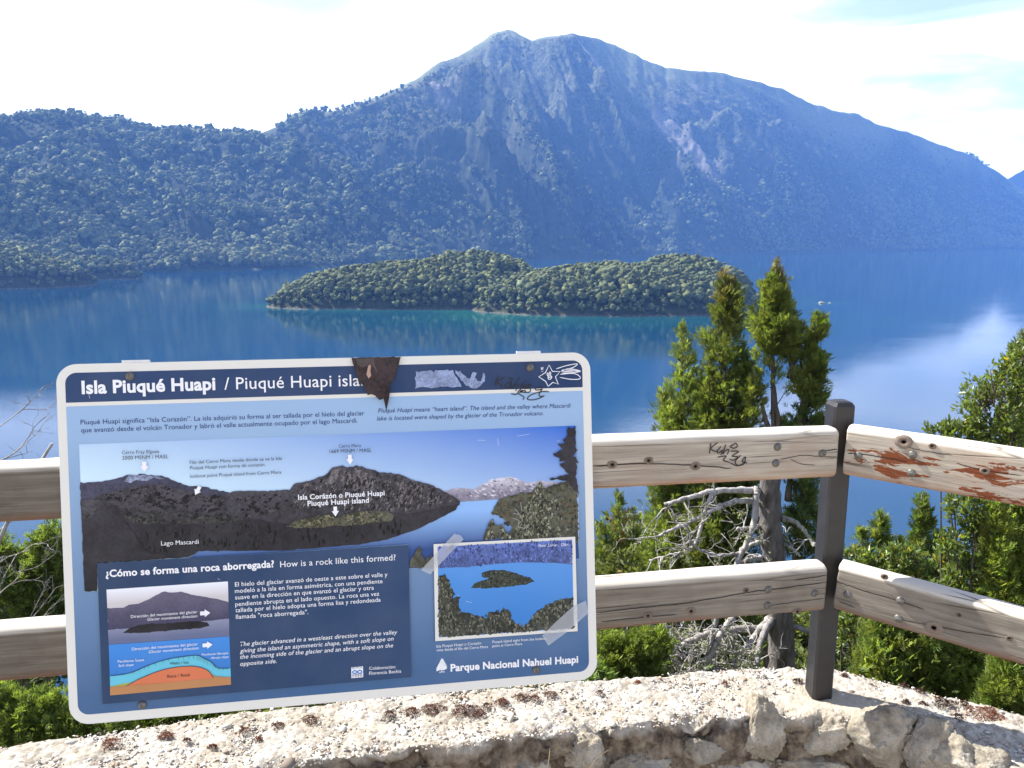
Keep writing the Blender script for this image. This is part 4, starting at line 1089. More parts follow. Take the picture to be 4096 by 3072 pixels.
    patch('print_area', [z4(965, 1168), z4(1060, 1148), z4(1200, 1158), z4(1260, 1120), z4(1345, 1078), z4(1400, 1068), z4(1480, 1056), z4(1560, 1080), z4(1640, 1108), z4(1730, 1086), z4(1800, 1100), z4(1960, 1110), z4(2020, 1100), z4(2020, 1270), z4(1000, 1270)], 3, snowy, pano, **J)
    patch('print_area', [z4(1085, 1262), z4(1400, 1240), z4(2025, 1230), z4(2040, 1640), z6(2042, 371), z6(672, 450), z6(672, 255), z5(1120, 62), z5(1200, 5), z4(500, 1560), z4(900, 1400)], 4, lakeb, pano)
    patch('print_area', [z3(245, 1105), z3(330, 1105), z3(420, 1098), z3(560, 1068), z3(620, 1042), z3(690, 1046), z3(760, 1040), z3(900, 1050), z3(1000, 1090), z3(1100, 1128), z3(1250, 1142), z3(1440, 1186), z3(1500, 1420), z3(260, 1500)], 5, slate, pano, **J)
    patch('print_area', [z3(590, 1100), z3(640, 1044), z3(700, 1050), z3(780, 1044), z3(900, 1056), z3(930, 1078), z3(840, 1072), z3(760, 1092), z3(700, 1080), z3(650, 1108)], 6, printed('printed_snow_dust', srgb(128, 136, 160), grain=0.55, gscale=160), pano, **J)
    patch('print_area', [z3(250, 1290), z3(400, 1200), z3(700, 1130), z3(900, 1120), z3(1100, 1170), z3(1250, 1205), z3(1400, 1210), z3(1480, 1178), z3(1560, 1170), z3(1700, 1175), z3(1930, 1162), z3(1960, 1118), z3(2060, 1096), z3(2212, 1050),
                         z4(60, 985), z4(140, 968), z4(180, 986), z4(250, 970), z4(330, 990), z4(450, 1020), z4(620, 1045), z4(720, 1090), z4(850, 1120), z4(960, 1175), z4(1040, 1220), z4(1088, 1258), z4(1080, 1285), z4(700, 1420), z4(0, 1480), z3(300, 1480)], 7, dark, pano, rough_=0.0008, sub=0.006)
    lite = printed('printed_rock_streaks', srgb(104, 98, 100), grain=0.5, gscale=190)
    for q in ([(150, 985), (200, 1030), (260, 1110), (290, 1170), (250, 1140), (190, 1060)], [(235, 985), (290, 1010), (360, 1100), (420, 1180), (390, 1190), (320, 1110), (250, 1040)], [(60, 1010), (100, 990), (110, 1060), (70, 1120), (20, 1110)],
              [(560, 1090), (640, 1120), (660, 1170), (640, 1200), (600, 1140)]):
        patch('print_area', [z4(*p_) for p_ in q], 8, lite, pano, **J)
    patch('print_area', [z3(255, 1300), z3(600, 1320), z3(1100, 1375), z3(1600, 1390), z3(1900, 1440), z4(60, 1420), z4(500, 1390), z4(1020, 1290), z4(1085, 1268), z4(1050, 1320), z4(900, 1405), z4(740, 1480), z4(500, 1562), z4(270, 1602), z5(1900, 2), z5(1200, 6), z5(1120, 55), z5(384, 104), z5(384, 328), z5(282, 332)], 9, darker, pano, rough_=0.0005, sub=0.008)
    patch('print_area', [z3(258, 1240), z3(600, 1250), z3(1000, 1330), z3(1350, 1380), z3(1600, 1390), z3(1500, 1425), z3(1000, 1440), z3(640, 1420), z3(400, 1380), z3(262, 1400)], 10, dark, pano, **J)
    patch('print_area', [z3(1895, 1462), z3(1960, 1420), z3(2060, 1390), z3(2212, 1360), z4(80, 1395), z4(180, 1350), z4(350, 1328), z4(500, 1335), z4(560, 1370), z4(540, 1410), z4(440, 1420), z4(300, 1440), z4(90, 1452), z3(2100, 1470)], 11, olive, pano, **J)
    # printed trees at the edges of the picture
    patch('print_area', [z3(300, 1645), z3(268, 1560), z3(330, 1400), z3(400, 1300), z3(440, 1256), z3(480, 1290), z3(520, 1280), z3(560, 1310), z3(600, 1340), z3(630, 1440), z3(740, 1590), z3(760, 1648), z5(1000, 55), z5(860, 62), z5(384, 100), z5(284, 140)], 12, darker, pano, rough_=0.0022, sub=0.005)
    patch('print_area', [z4(1330, 1350), z4(1400, 1240), z4(1480, 1210), z4(1700, 1170), z4(1900, 1105), z4(2020, 1080), z4(2035, 1400), z4(2035, 1580), z4(1500, 1600), z4(1500, 1450), z4(1400, 1370)], 10, olive, pano, rough_=0.0016, sub=0.005)
    patch('print_area', [z4(1950, 665), z4(2012, 655), z4(2022, 1050), z4(2030, 1200), z4(1960, 1100), z4(1800, 1070), z4(1860, 1060), z4(1960, 1040), z4(1890, 960), z4(1930, 950), z4(1830, 880), z4(1900, 850), z4(1890, 800), z4(1950, 730), z4(1945, 690)], 12, darker, pano, rough_=0.0026, sub=0.006)
    patch('print_area', [z4(1510, 1560), z4(1560, 1350), z4(1620, 1330), z4(1660, 1200), z4(1700, 1130), z4(1725, 1078), z4(1755, 1130), z4(1780, 1180), z4(1900, 1240), z4(1840, 1330), z4(1900, 1390), z4(1990, 1480), z4(2032, 1560), z6(2038, 190), z6(1270, 215), z6(1300, 130), z6(1345, 36), z6(1380, 100), z6(1420, 80), z6(1460, 160), z4(1500, 1500)], 13, olive, pano, rough_=0.0020, sub=0.005)
    patch('print_area', [z6(675, 440), z6(680, 390), z6(720, 330), z6(760, 265), z6(790, 340), z6(800, 390), z6(860, 330), z6(880, 440)], 13, olive, pano, rough_=0.0016, sub=0.005)
    gr_b = printed('printed_dead_branches', srgb(150, 146, 140)); so = Soup()
    for ln in ([(1640, 1540), (1600, 1440), (1560, 1360), (1520, 1310)], [(1600, 1440), (1540, 1400), (1510, 1390)], [(1590, 1420), (1580, 1330), (1570, 1260)], [(1560, 1360), (1510, 1350)], [(1620, 1480), (1560, 1460), (1530, 1470)]):
        ribbon(so, smooth_path([S(z4(*p_)) for p_ in ln], 6), 0.0016, -14 * LAY)
    link('print_area', so.mesh('print_area', gr_b), pano)
    MORA = [z3(1960, 1140), z3(2212, 1070), z4(70, 1000), z4(140, 985), z4(250, 985), z4(450, 1035), z4(620, 1062), z4(720, 1105), z4(850, 1140), z4(960, 1190), z4(1060, 1255), z4(600, 1330), z4(0, 1320), z3(1960, 1300)]
    dabs(MORA, 420, .0060, [(92, 87, 87), (78, 73, 75), (34, 31, 34), (28, 26, 30), (112, 105, 102)], 8.1, pano, (0.6, 1.5), -0.5, 3)
    dabs(MORA, 300, .0032, [(120, 114, 112), (36, 33, 38)], 9.1, pano, (0.7, 1.3), -0.5, 4)
    LEFTM = [z3(262, 1290), z3(420, 1210), z3(700, 1145), z3(900, 1140), z3(1100, 1190), z3(1400, 1225), z3(1900, 1180), z3(1960, 1300), z3(1600, 1380), z3(1000, 1340), z3(500, 1300)]
    dabs(LEFTM, 420, .0058, [(64, 61, 68), (30, 28, 33), (76, 71, 74), (26, 24, 29)], 8.1, pano, (1.2, .8), 0.3, 5)
    dabs([z3(262, 1260), z3(1000, 1345), z3(1600, 1385), z3(1900, 1300), z3(1500, 1425), z3(1000, 1440), z3(640, 1425), z3(270, 1380)], 420, .0042, [(70, 70, 64), (28, 26, 28), (52, 52, 50)], 11.1, pano, seed=6)
    dabs([z3(1895, 1462), z3(2060, 1395), z3(2212, 1362), z4(180, 1355), z4(350, 1332), z4(555, 1370), z4(440, 1420), z4(90, 1450)], 260, .0034, [(110, 106, 78), (48, 50, 38), (60, 62, 46), (128, 122, 96)], 12.1, pano, seed=7)
    dabs([z3(300, 1500), z3(1500, 1440), z4(100, 1470), z4(900, 1330), z4(1000, 1320), z4(500, 1555), z5(1200, 8), z5(500, 90)], 420, .0052, [(48, 46, 46), (18, 17, 22), (40, 42, 40)], 10.1, pano, (.6, 1.6), seed=8)
    TR1 = [z4(1510, 1560), z4(1570, 1360), z4(1660, 1220), z4(1725, 1090), z4(1780, 1190), z4(1890, 1250), z4(1900, 1390), z4(2025, 1560), z6(2036, 190), z6(1275, 212), z6(1345, 50), z6(1400, 110)]
    dabs(TR1, 700, .0036, [(128, 128, 104), (44, 48, 38), (104, 106, 84), (34, 36, 32), (150, 148, 128)], 14.2, pano, (.8, 1.2), seed=9)
    dabs([z4(1340, 1350), z4(1480, 1220), z4(1900, 1115), z4(2020, 1100), z4(2030, 1500), z4(1500, 1500), z4(1400, 1370)], 480, .0042, [(92, 86, 66), (50, 48, 40), (70, 70, 52), (108, 92, 70)], 11.1, pano, seed=10)
    dabs([z4(1140, 1215), z4(1340, 1085), z4(1480, 1062), z4(1640, 1115), z4(1900, 1110), z4(2000, 1180), z4(1300, 1235)], 240, .0040, [(170, 162, 168), (112, 106, 118), (206, 202, 210)], 3.3, pano, (1.3, .6), -0.4, 11)
    # ---- dark box with the rock drawing
    box_m = printed('dark_blue_box', srgb(34, 58, 90), srgb(40, 66, 102), 'X', -0.4, 0.3)
    patch('text_box', [z5(386, 104), z6(670, 257), z6(690, 1316), z5(430, 1232)], 15, box_m)
    pic = patch('rock_picture', [z5(462, 313), z5(1435, 247), z5(1447, 686), z5(480, 752)], 16, printed('printed_pale_sky', srgb(196, 190, 190), srgb(228, 228, 232), 'Z', S(z5(900, 400))[1], S(z5(900, 290))[1]))
    dusk = printed('printed_dusk_slope', srgb(62, 60, 86), srgb(98, 92, 112), 'Z', S(z5(900, 590))[1], S(z5(900, 360))[1], grain=0.15)
    patch('print_area', [z5(468, 462), z5(600, 458), z5(640, 435), z5(720, 425), z5(800, 390), z5(880, 345), z5(930, 328), z5(985, 336), z5(1060, 328), z5(1140, 352), z5(1260, 372), z5(1350, 388), z5(1440, 412), z5(1445, 545), z5(1300, 560), z5(900, 600), z5(474, 636)], 17, dusk, pic, rough_=0.0004, sub=0.006)
    patch('print_area', [z5(474, 636), z5(900, 600), z5(1300, 560), z5(1445, 545), z5(1447, 686), z5(480, 752)], 17, printed('printed_grey_lake', srgb(96, 104, 134), srgb(134, 138, 160), 'Z', S(z5(900, 690))[1], S(z5(900, 580))[1]), pic)
    patch('print_area', [z5(592, 658), z5(640, 625), z5(720, 598), z5(830, 582), z5(950, 585), z5(1050, 572), z5(1200, 564), z5(1270, 575), z5(1292, 598), z5(1220, 622), z5(1050, 632), z5(910, 645), z5(740, 660)], 18, darker, pic, rough_=0.0006, sub=0.005)
    dia = patch('glacier_diagram', [z5(480, 755), z5(1447, 688), z5(1462, 1072), z5(493, 1159)], 16, printed('diagram_blue', srgb(52, 120, 192), srgb(60, 132, 206), 'Z', S(z5(900, 950))[1], S(z5(900, 740))[1]))
    ice = [z5(490, 1003), z5(600, 990), z5(680, 970), z5(760, 935), z5(850, 900), z5(960, 868), z5(1080, 848), z5(1190, 838), z5(1240, 860), z5(1300, 890), z5(1335, 925), z5(1370, 942), z5(1456, 940), z5(1460, 1050), z5(492, 1095)]
    patch('print_area', ice, 17, plain('diagram_ice', srgb(96, 184, 204), 0.45, 0.04), dia)
    patch('print_area', [z5(492, 1088), z5(620, 1060), z5(720, 1050), z5(700, 1080), z5(500, 1110)], 18, plain('diagram_moss', srgb(160, 164, 84), 0.45, 0.05), dia)
    patch('print_area', [z5(620, 1084), z5(680, 1055), z5(740, 1020), z5(830, 982), z5(930, 950), z5(1040, 930), z5(1140, 924), z5(1210, 930), z5(1270, 955), z5(1298, 985), z5(1322, 1022), z5(1330, 1040), z5(700, 1090)], 19, plain('diagram_rock', srgb(204, 112, 74), 0.45, 0.05), dia)
    patch('print_area', [z5(492, 1090), z5(640, 1080), z5(1000, 1052), z5(1322, 1020), z5(1300, 985), z5(1340, 1006), z5(1459, 1012), z5(1462, 1072), z5(493, 1159)], 20, plain('diagram_soil', srgb(176, 124, 78), 0.45, 0.05), dia)
    so = Soup(); ribbon(so, smooth_path([S(p_) for p_ in ice[:13]], 5), 0.0012, -21 * LAY)
    ribbon(so, smooth_path([S(z5(*p_)) for p_ in ((620, 1084), (740, 1020), (930, 950), (1140, 924), (1270, 955), (1322, 1022))], 6), 0.0012, -21 * LAY)
    for (x_, y_, l_) in ((680, 972, 14), (725, 955, 14), (770, 935, 16), (800, 920, 16), (855, 900, 20), (920, 882, 14), (960, 870, 16), (1040, 856, 20), (1080, 850, 20), (1125, 846, 22), (1160, 842, 26), (1190, 842, 34), (1205, 846, 34), (1220, 852, 34), (1238, 860, 34), (1255, 868, 34), (1275, 880, 34), (1300, 892, 30), (1320, 905, 30), (1335, 925, 20), (1360, 940, 18), (1398, 944, 16), (1430, 942, 14)):
        ribbon(so, np.array([S(z5(x_, y_)), S(z5(x_, y_ + l_))]), 0.0012, -21 * LAY)
    link('print_area', so.mesh('print_area', ink_k), dia)

    # ---- inset photograph in its white frame
    shadow = None
    ins = patch('inset_picture', [z6(872, 250), z6(2008, 190), z6(2028, 948), z6(886, 1028)], 16, white)
    q = [z6(905, 272), z6(1982, 215), z6(1997, 925), z6(915, 998)]
    patch('print_area', q, 17, printed('inset_lake', srgb(60, 124, 192), srgb(82, 142, 208), 'Z', S(z6(1300, 850))[1], S(z6(1300, 420))[1]), ins)
    patch('print_area', [q[0], q[1], z6(1985, 412), z6(1850, 400), z6(1600, 395), z6(1400, 405), z6(1150, 432), z6(910, 442)], 18, printed('inset_far_wood', srgb(70, 84, 132), srgb(92, 112, 178), 'Z', S(z6(1300, 420))[1], S(z6(1300, 250))[1], grain=0.4, gscale=120), ins, rough_=0.0004, sub=0.006)
    dkg = printed('inset_dark_wood', srgb(52, 58, 48), grain=0.5, gscale=110)
    patch('print_area', [z6(1165, 600), z6(1210, 560), z6(1330, 520), z6(1260, 518), z6(1256, 480), z6(1310, 460), z6(1430, 455), z6(1540, 485), z6(1640, 520), z6(1690, 548), z6(1600, 575), z6(1450, 592), z6(1280, 604)], 18, dkg, ins, rough_=0.0009, sub=0.004)
    patch('print_area', [q[3], z6(908, 600), z6(910, 510), z6(960, 490), z6(1000, 540), z6(1010, 600), z6(1040, 640), z6(1030, 690), z6(1080, 660), z6(1075, 730), z6(1090, 790), z6(1180, 805), z6(1240, 830), z6(1300, 840), z6(1320, 790), z6(1400, 800), z6(1440, 757), z6(1490, 800), z6(1500, 850), z6(1560, 905), z6(1605, 912), z6(1650, 850), z6(1700, 790), z6(1800, 720), z6(1900, 690), z6(1990, 672), q[2]], 18, printed('inset_near_wood', srgb(58, 60, 50), grain=0.6, gscale=95), ins, rough_=0.0016, sub=0.004)
    dabs([q[0], q[1], z6(1985, 405), z6(1600, 392), z6(1150, 428), z6(910, 438)], 520, .0034, [(62, 74, 122), (112, 132, 196), (82, 98, 156), (54, 62, 104)], 18.6, ins, (.8, 1.2), seed=12)
    dabs([z6(1170, 598), z6(1330, 522), z6(1260, 490), z6(1430, 458), z6(1640, 522), z6(1685, 548), z6(1450, 590)], 240, .0030, [(88, 92, 76), (34, 38, 34), (60, 66, 54)], 18.6, ins, seed=13)
    for k_, pz in enumerate(([z6(915, 990), z6(912, 520), z6(960, 496), z6(1010, 600), z6(1030, 690), z6(1085, 790), z6(1240, 835), z6(1440, 765), z6(1500, 850), z6(1600, 912), z6(1600, 950)], [z6(1610, 912), z6(1700, 795), z6(1900, 695), z6(1988, 680), z6(1992, 920), z6(1610, 940)])):
        dabs(pz, 620 - 240 * k_, .0038, [(104, 104, 88), (32, 34, 30), (74, 76, 62), (122, 120, 104), (44, 46, 40)], 18.6, ins, (.8, 1.25), seed=14 + k_)
    tape = NT('clear_tape'); tp = tape.bsdf((0.62, 0.64, 0.66), 0.35); tb = tape.n('BsdfTransparent'); tm = tape.n('MixShader'); tm.inputs[0].default_value = 0.42
    tape.l(tb.outputs[0], tm.inputs[1]); tape.l(tp.outputs[0], tm.inputs[2]); tape.l(tm.outputs[0], tape.out.inputs['Surface'])
    for k_, q_ in enumerate(([(800, 470), (845, 490), (1112, 208), (1085, 175), (1035, 165), (770, 455)], [(1740, 980), (1790, 1060), (1935, 955), (2110, 800), (2090, 700), (1990, 745), (1850, 870)])):
        patch('tape_strip', [z6(*p_) for p_ in q_], 24 + k_, tape.m)
    # ---- arrows
    def arrow(tail, tip, w, layer, parent):
        a0, b0 = S(tail), S(tip); d0 = (b0 - a0); ln = np.linalg.norm(d0); d0 /= ln; n0 = np.array([-d0[1], d0[0]])
        hl = min(ln * 0.55, w * 1.2)
        P_ = [a0 + n0 * w * .25, a0 + d0 * (ln - hl) + n0 * w * .25, a0 + d0 * (ln - hl) + n0 * w * .5, b0, a0 + d0 * (ln - hl) - n0 * w * .5, a0 + d0 * (ln - hl) - n0 * w * .25, a0 - n0 * w * .25]
        V_, F_ = flat(P_, layer); link('arrow', mesh_from('arrow', V_, F_, ink_w), parent)
    arrow(z3(764, 936), z3(766, 1018), 0.0165, 15, pano); arrow(z4(200, 880), z4(203, 960), 0.0155, 15, pano); arrow(z3(1210, 1136), z3(1172, 1202), 0.015, 15, pano); arrow(z4(83, 1296), z4(86, 1376), 0.015, 15, pano)
    arrow(z5(1214, 502), z5(1296, 496), 0.0165, 22, pic); arrow(z5(1234, 758), z5(1314, 750), 0.016, 22, dia)

    # ---- lettering
    def letters(name, lines, m, layer, parent=None):
        """lines: (text, left baseline pixel, right baseline pixel, weight, slant)"""
        so = Soup()
        for (txt, p_, q_, bold, slant) in lines:
            cu = bpy.data.curves.new('lettering', 'FONT'); cu.body = txt; cu.size = 1.0; cu.resolution_u = 3; cu.offset = bold; cu.shear = slant; cu.fill_mode = 'FRONT'
            if bold: cu.space_character = 1.03
            o_ = bpy.data.objects.new('lettering', cu); me = o_.to_mesh()
            n_ = len(me.vertices)
            if n_:
                co = np.zeros(n_ * 3); me.vertices.foreach_get('co', co); co = co.reshape(-1, 3)
                me.calc_loop_triangles(); F_ = np.zeros(len(me.loop_triangles) * 3, np.int32); me.loop_triangles.foreach_get('vertices', F_)
                A, B_ = S(p_), S(q_); d0 = B_ - A; w0 = co[:, 0].max() - co[:, 0].min(); k_ = np.linalg.norm(d0) / w0; d0 /= np.linalg.norm(d0); u0 = np.array([-d0[1], d0[0]])
                xy = A + (co[:, :1] - co[:, 0].min()) * k_ * d0 + co[:, 1:2] * k_ * u0
                V_ = np.column_stack([xy[:, 0], np.full(n_, -layer * LAY), xy[:, 1]])
                F_ = F_.reshape(-1, 3); A3, B3, C3 = (V_[F_[:, i]] for i in range(3))
                cr_ = (B3[:, 0] - A3[:, 0]) * (C3[:, 2] - A3[:, 2]) - (B3[:, 2] - A3[:, 2]) * (C3[:, 0] - A3[:, 0])
                F_ = np.where((cr_ > 0)[:, None], F_, F_[:, ::-1]); so.add(V_, F_)
            o_.to_mesh_clear(); bpy.data.objects.remove(o_); bpy.data.curves.remove(cu)
        return link(name, so.mesh(name, m), parent or root)
    BO, IT = 0.022, 0.22
    letters('title_text', [('Isla Piuqué Huapi', z3(258, 391), z3(1333, 358), 0.034, 0), ('/ Piuqué Huapi islan', z3(1405, 358), z4(345, 326), 0.004, 0)], ink_w, 4)
    letters('paragraph_text', [('Piuqué Huapi significa “Isla Corazón”. La isla adquirió su forma al ser tallada por el hielo del glaciar', z3(248, 640), z4(317, 565), 0, 0),
                               ('que avanzó desde el volcán Tronador y labró el valle actualmente ocupado por el lago Mascardi.', z3(252, 704), z4(262, 624), 0, 0)], ink_n, 3)
    letters('paragraph_text', [('Piuqué Huapi means “heart island”. The island and the valley where Mascardi', z4(427, 545), z4(1977, 503), 0, IT),
                               ('lake is located were shaped by the glacier of the Tronador volcano.', z4(417, 608), z4(1756, 564), 0, IT)], ink_n, 3)
    letters('caption_text', [('Cerro Fray Elguea', z3(585, 876), z3(882, 866), 0, 0), ('2000 MSNM / MASL', z3(587, 921), z3(956, 909), 0, 0),
                             ('Filo del Cerro Mora desde donde se ve la Isla', z3(1129, 955), z3(1868, 922), 0, 0), ('Piuqué Huapi con forma de corazón.', z3(1131, 1000), z3(1736, 972), 0, 0),
                             ('lookout point Piuqué island from Cerro Mora', z3(1132, 1066), z3(1862, 1033), 0, 0), ('Cerro Mora', z4(112, 824), z4(290, 818), 0, 0), ('1669 MSNM / MASL', z4(38, 868), z4(375, 858), 0, 0)], ink_k, 15, pano)
    letters('caption_text', [('Isla Corázón o Piuqué Huapi', z3(1998, 1242), z4(480, 1206), BO, 0), ('Piuqué Huapi island', z3(2074, 1292), z4(354, 1264), BO, 0)], ink_w, 15, pano)
    letters('caption_text', [('Lago Mascardi', z3(900, 1608), z3(1201, 1594), 0, 0)], ink_w, 15, pano)
    letters('heading_text', [('¿Cómo se forma una roca aborregada?', z5(456, 212), z5(1806, 132), 0.03, 0), ('How is a rock like this formed?', z5(1855, 134), z6(568, 378), 0.003, 0)], ink_w, 17)
    letters('paragraph_text', [('El hielo del glaciar avanzó de oeste a este sobre el valle y', z5(1492, 288), z6(503, 508), 0.004, 0), ('modeló a la isla en forma asimétrica, con una pendiente', z5(1492, 340), z6(463, 562), 0.004, 0),
                               ('suave en la dirección en que avanzó el glaciar y otra', z5(1494, 392), z6(394, 614), 0.004, 0), ('pendiente abrupta en el lado opuesto. La roca una vez', z5(1495, 446), z6(437, 662), 0.004, 0),
                               ('tallada por el hielo adopta una forma lisa y redondeada', z5(1496, 495), z6(448, 710), 0.004, 0), ('llamada "roca aborregada".', z5(1500, 548), z5(2080, 508), 0.004, 0)], ink_w, 17)
    letters('paragraph_text', [('The glacier advanced in a west/east direction over the valley', z5(1534, 766), z6(582, 970), 0.004, IT), ('giving the island an asymmetric shape, with a soft slope on', z5(1532, 820), z6(552, 1022), 0.004, IT),
                               ('the incoming side of the glacier and an abrupt slope on the', z5(1534, 868), z6(548, 1076), 0.004, IT), ('opposite side.', z5(1534, 924), z5(1826, 900), 0.004, IT)], ink_w, 17)
    letters('caption_text', [('Dirección del movimiento del glaciar', z5(660, 538), z5(1192, 498), 0.004, 0), ('Glacier movement direction', z5(792, 560), z5(1192, 532), 0.004, IT)], ink_w, 22, pic)
    letters('caption_text', [('Dirección del movimiento del glaciar', z5(668, 798), z5(1198, 756), 0, 0), ('Glacier movement direction', z5(804, 820), z5(1203, 788), 0, IT),
                             ('Pendiente Abrupta', z5(1228, 840), z5(1440, 826), 0, 0), ('Abrupt slope', z5(1298, 866), z5(1442, 856), 0, IT), ('Pendiente Suave', z5(555, 896), z5(766, 882), 0, 0), ('Soft slope', z5(560, 930), z5(682, 920), 0, IT)], ink_w, 22, dia)
    letters('caption_text', [('Hielo / Ice', z5(974, 914), z5(1122, 904), 0, 0), ('Roca / Rock', z5(952, 1018), z5(1136, 1004), 0, 0)], ink_k, 22, dia)
    letters('caption_text', [('Foto. Luciana Díaz', z6(1710, 272), z6(1953, 262), 0, IT)], ink_w, 19, ins)
    letters('caption_text', [('Isla Piuqué Huapi o Corazón', z6(896, 1086), z6(1256, 1058), 0, 0), ('vista desde el filo del Cerro Mora', z6(896, 1116), z6(1310, 1088), 0, 0), ('Piuqué island sight from the lookout', z6(1346, 1050), z6(1786, 1020), 0, 0), ('point at Cerro Mora', z6(1346, 1082), z6(1586, 1064), 0, 0)], ink_w, 3)
    letters('park_name', [('Parque Nacional Nahuel Huapi', z6(1010, 1276), z6(2036, 1206), 0.034, 0)], ink_w, 3)
    letters('caption_text', [('Colaboración:', z6(356, 1258), z6(568, 1244), 0.003, 0), ('Florencia Bechis', z6(356, 1298), z6(612, 1280), 0.003, 0)], ink_w, 17)
    # ---- emblems
    lg = patch('institute_logo', [z6(212, 1236), z6(306, 1228), z6(308, 1316), z6(213, 1324)], 17, ink_w)
    so = Soup()
    for w_ in (0, 1):
        th = np.linspace(0, 1, 24); ribbon(so, np.array([S(z6(220 + 80 * t_, 1276 - 4 * t_ + (12 if w_ else -12) * math.sin(t_ * 2 * math.pi))) for t_ in th]), 0.0026, -18 * LAY)
    link('print_area', so.mesh('print_area', plain('logo_blue', srgb(84, 130, 190), 0.45, 0.05)), lg)
    letters('caption_text', [('IIDYPCA', z6(218, 1250), z6(300, 1244), 0, 0), ('CONICET', z6(218, 1304), z6(300, 1297), 0.01, 0), ('U N R N', z6(220, 1318), z6(300, 1311), 0.01, 0)], ink_n, 18, lg)
    so = Soup()
    for k_ in range(10):                                   # tree emblem of slanting wavy bands
        f0 = k_ / 9.0; yy = 1186 + f0 * 76; hw = 12 + 32 * min(1, f0 * 1.35)
        th = np.linspace(-1, 1, 9)
        ribbon(so, np.array([S(z6(938 + hw * t_, yy - 8 * t_ + 3 * math.sin(t_ * 5))) for t_ in th]), 0.0021, -3 * LAY)
    ribbon(so, np.array([S(z6(938, 1172)), S(z6(937, 1190))]), 0.004, -3 * LAY); ribbon(so, np.array([S(z6(938, 1262)), S(z6(938, 1274))]), 0.003, -3 * LAY)
    pe = link('park_emblem', so.mesh('park_emblem', ink_w), root)
    letters('caption_text', [('APN', z6(918, 1290), z6(961, 1287), 0.01, 0)], ink_w, 3, pe)
    # ---- wear: torn vinyl, glue left by a sticker, pen marks, scratches
    torn = printed('torn_backing', srgb(38, 28, 30), srgb(58, 46, 46), grain=0.5, gscale=90, rough=0.7)
    tn = patch('torn_strip', [z4(214, 104), z4(610, 94), z4(590, 150), z4(580, 190), z4(556, 270), z4(522, 320), z4(520, 400), z4(506, 470), z4(490, 532), z4(478, 470), z4(474, 430), z4(440, 442), z4(426, 425), z4(400, 402), z4(372, 396), z4(346, 404), z4(336, 380), z4(318, 340), z4(270, 290), z4(246, 200), z4(234, 180)], 26, torn, rough_=0.0007, sub=0.008)
    patch('flake', [z4(350, 160), z4(372, 150), z4(365, 210), z4(372, 245), z4(352, 270), z4(344, 255), z4(334, 235)], 27, plain('bare_flake', srgb(176, 142, 126), 0.8, 0.1), tn)
    patch('flake', [z4(250, 112), z4(396, 106), z4(400, 160), z4(430, 220), z4(410, 212), z4(380, 160), z4(300, 180), z4(262, 160)], 27, plain('grey_flake', srgb(78, 70, 68), 0.8, 0.2, 60), tn)
    resi = printed('sticker_glue', srgb(124, 138, 172), srgb(138, 150, 180), grain=0.3, gscale=160, rough=0.7)
    patch('sticker_residue', [z4(728, 214), z4(800, 212), z4(850, 205), z4(880, 218), z4(890, 204), z4(1030, 199), z4(1040, 240), z4(1100, 330), z4(1040, 338), z4(980, 332), z4(850, 344), z4(790, 336), z4(730, 346)], 4, resi, rough_=0.0012, sub=0.006)
    patch('sticker_residue', [z4(1045, 205), z4(1085, 210), z4(1110, 240), z4(1165, 275), z4(1190, 215), z4(1215, 230), z4(1225, 290), z4(1262, 280), z4(1270, 222), z4(1290, 228), z4(1285, 290), z4(1240, 330), z4(1195, 352), z4(1120, 310), z4(1060, 240)], 4, resi, rough_=0.0015, sub=0.005)
    so = Soup()
    for st_ in ([(1400, 244), (1370, 300), (1378, 330)], [(1448, 256), (1380, 300), (1420, 320), (1412, 356)], [(1470, 268), (1510, 276), (1440, 330), (1480, 340), (1500, 300), (1484, 354)], [(1570, 254), (1500, 350), (1540, 318), (1556, 320), (1530, 372)],
                [(1622, 282), (1570, 330), (1600, 330), (1555, 372), (1550, 388)], [(1585, 336), (1640, 318), (1655, 326), (1600, 350), (1650, 352), (1640, 380), (1570, 376), (1590, 362)], [(1495, 392), (1540, 396), (1600, 366), (1620, 385)], [(1560, 396), (1600, 420), (1590, 440)],
                [(1750, 356), (1700, 362), (1690, 350), (1730, 334), (1745, 350), (1720, 400), (1740, 415), (1765, 408)], [(1802, 376), (1740, 376), (1660, 400), (1626, 432), (1660, 442), (1720, 430), (1764, 406)]):
        ribbon(so, smooth_path([S(z4(*p_)) for p_ in st_], 7), 0.0022, -5 * LAY)
    link('painted_tag', so.mesh('painted_tag', INK), root)
    so = Soup(); star = [(1802, 160), (1828, 212), (1890, 214), (1852, 256), (1876, 316), (1832, 300), (1794, 332), (1774, 292), (1718, 256), (1772, 222), (1802, 160)]
    ribbon(so, np.array([S(z4(*p_)) for p_ in star]), 0.0020, -4 * LAY)
    for st_ in ([(1858, 192), (1940, 166), (2028, 152), (1990, 182), (1900, 206)], [(1896, 214), (1960, 190), (2054, 210), (1990, 222), (1900, 226)], [(1890, 236), (1990, 228), (2040, 246), (2048, 272), (1980, 276), (1886, 260)], [(1905, 200), (1990, 196), (2050, 214), (1980, 206), (1910, 214), (2000, 210)],
                [(1738, 178), (1742, 202)], [(1752, 176), (1750, 200)], [(1742, 212), (1743, 216)], [(1751, 210), (1752, 214)], [(1790, 222), (1785, 236), (1792, 248), (1796, 234), (1790, 222)], [(1808, 214), (1804, 228), (1810, 240), (1815, 226), (1808, 214)],
                [(1790, 262), (1800, 276), (1818, 270), (1822, 252), (1808, 248), (1792, 256), (1806, 262), (1820, 256)]):
        ribbon(so, smooth_path([S(z4(*p_)) for p_ in st_], 6), 0.0017, -4 * LAY)
    link('star_doodle', so.mesh('star_doodle', ink_w), root)
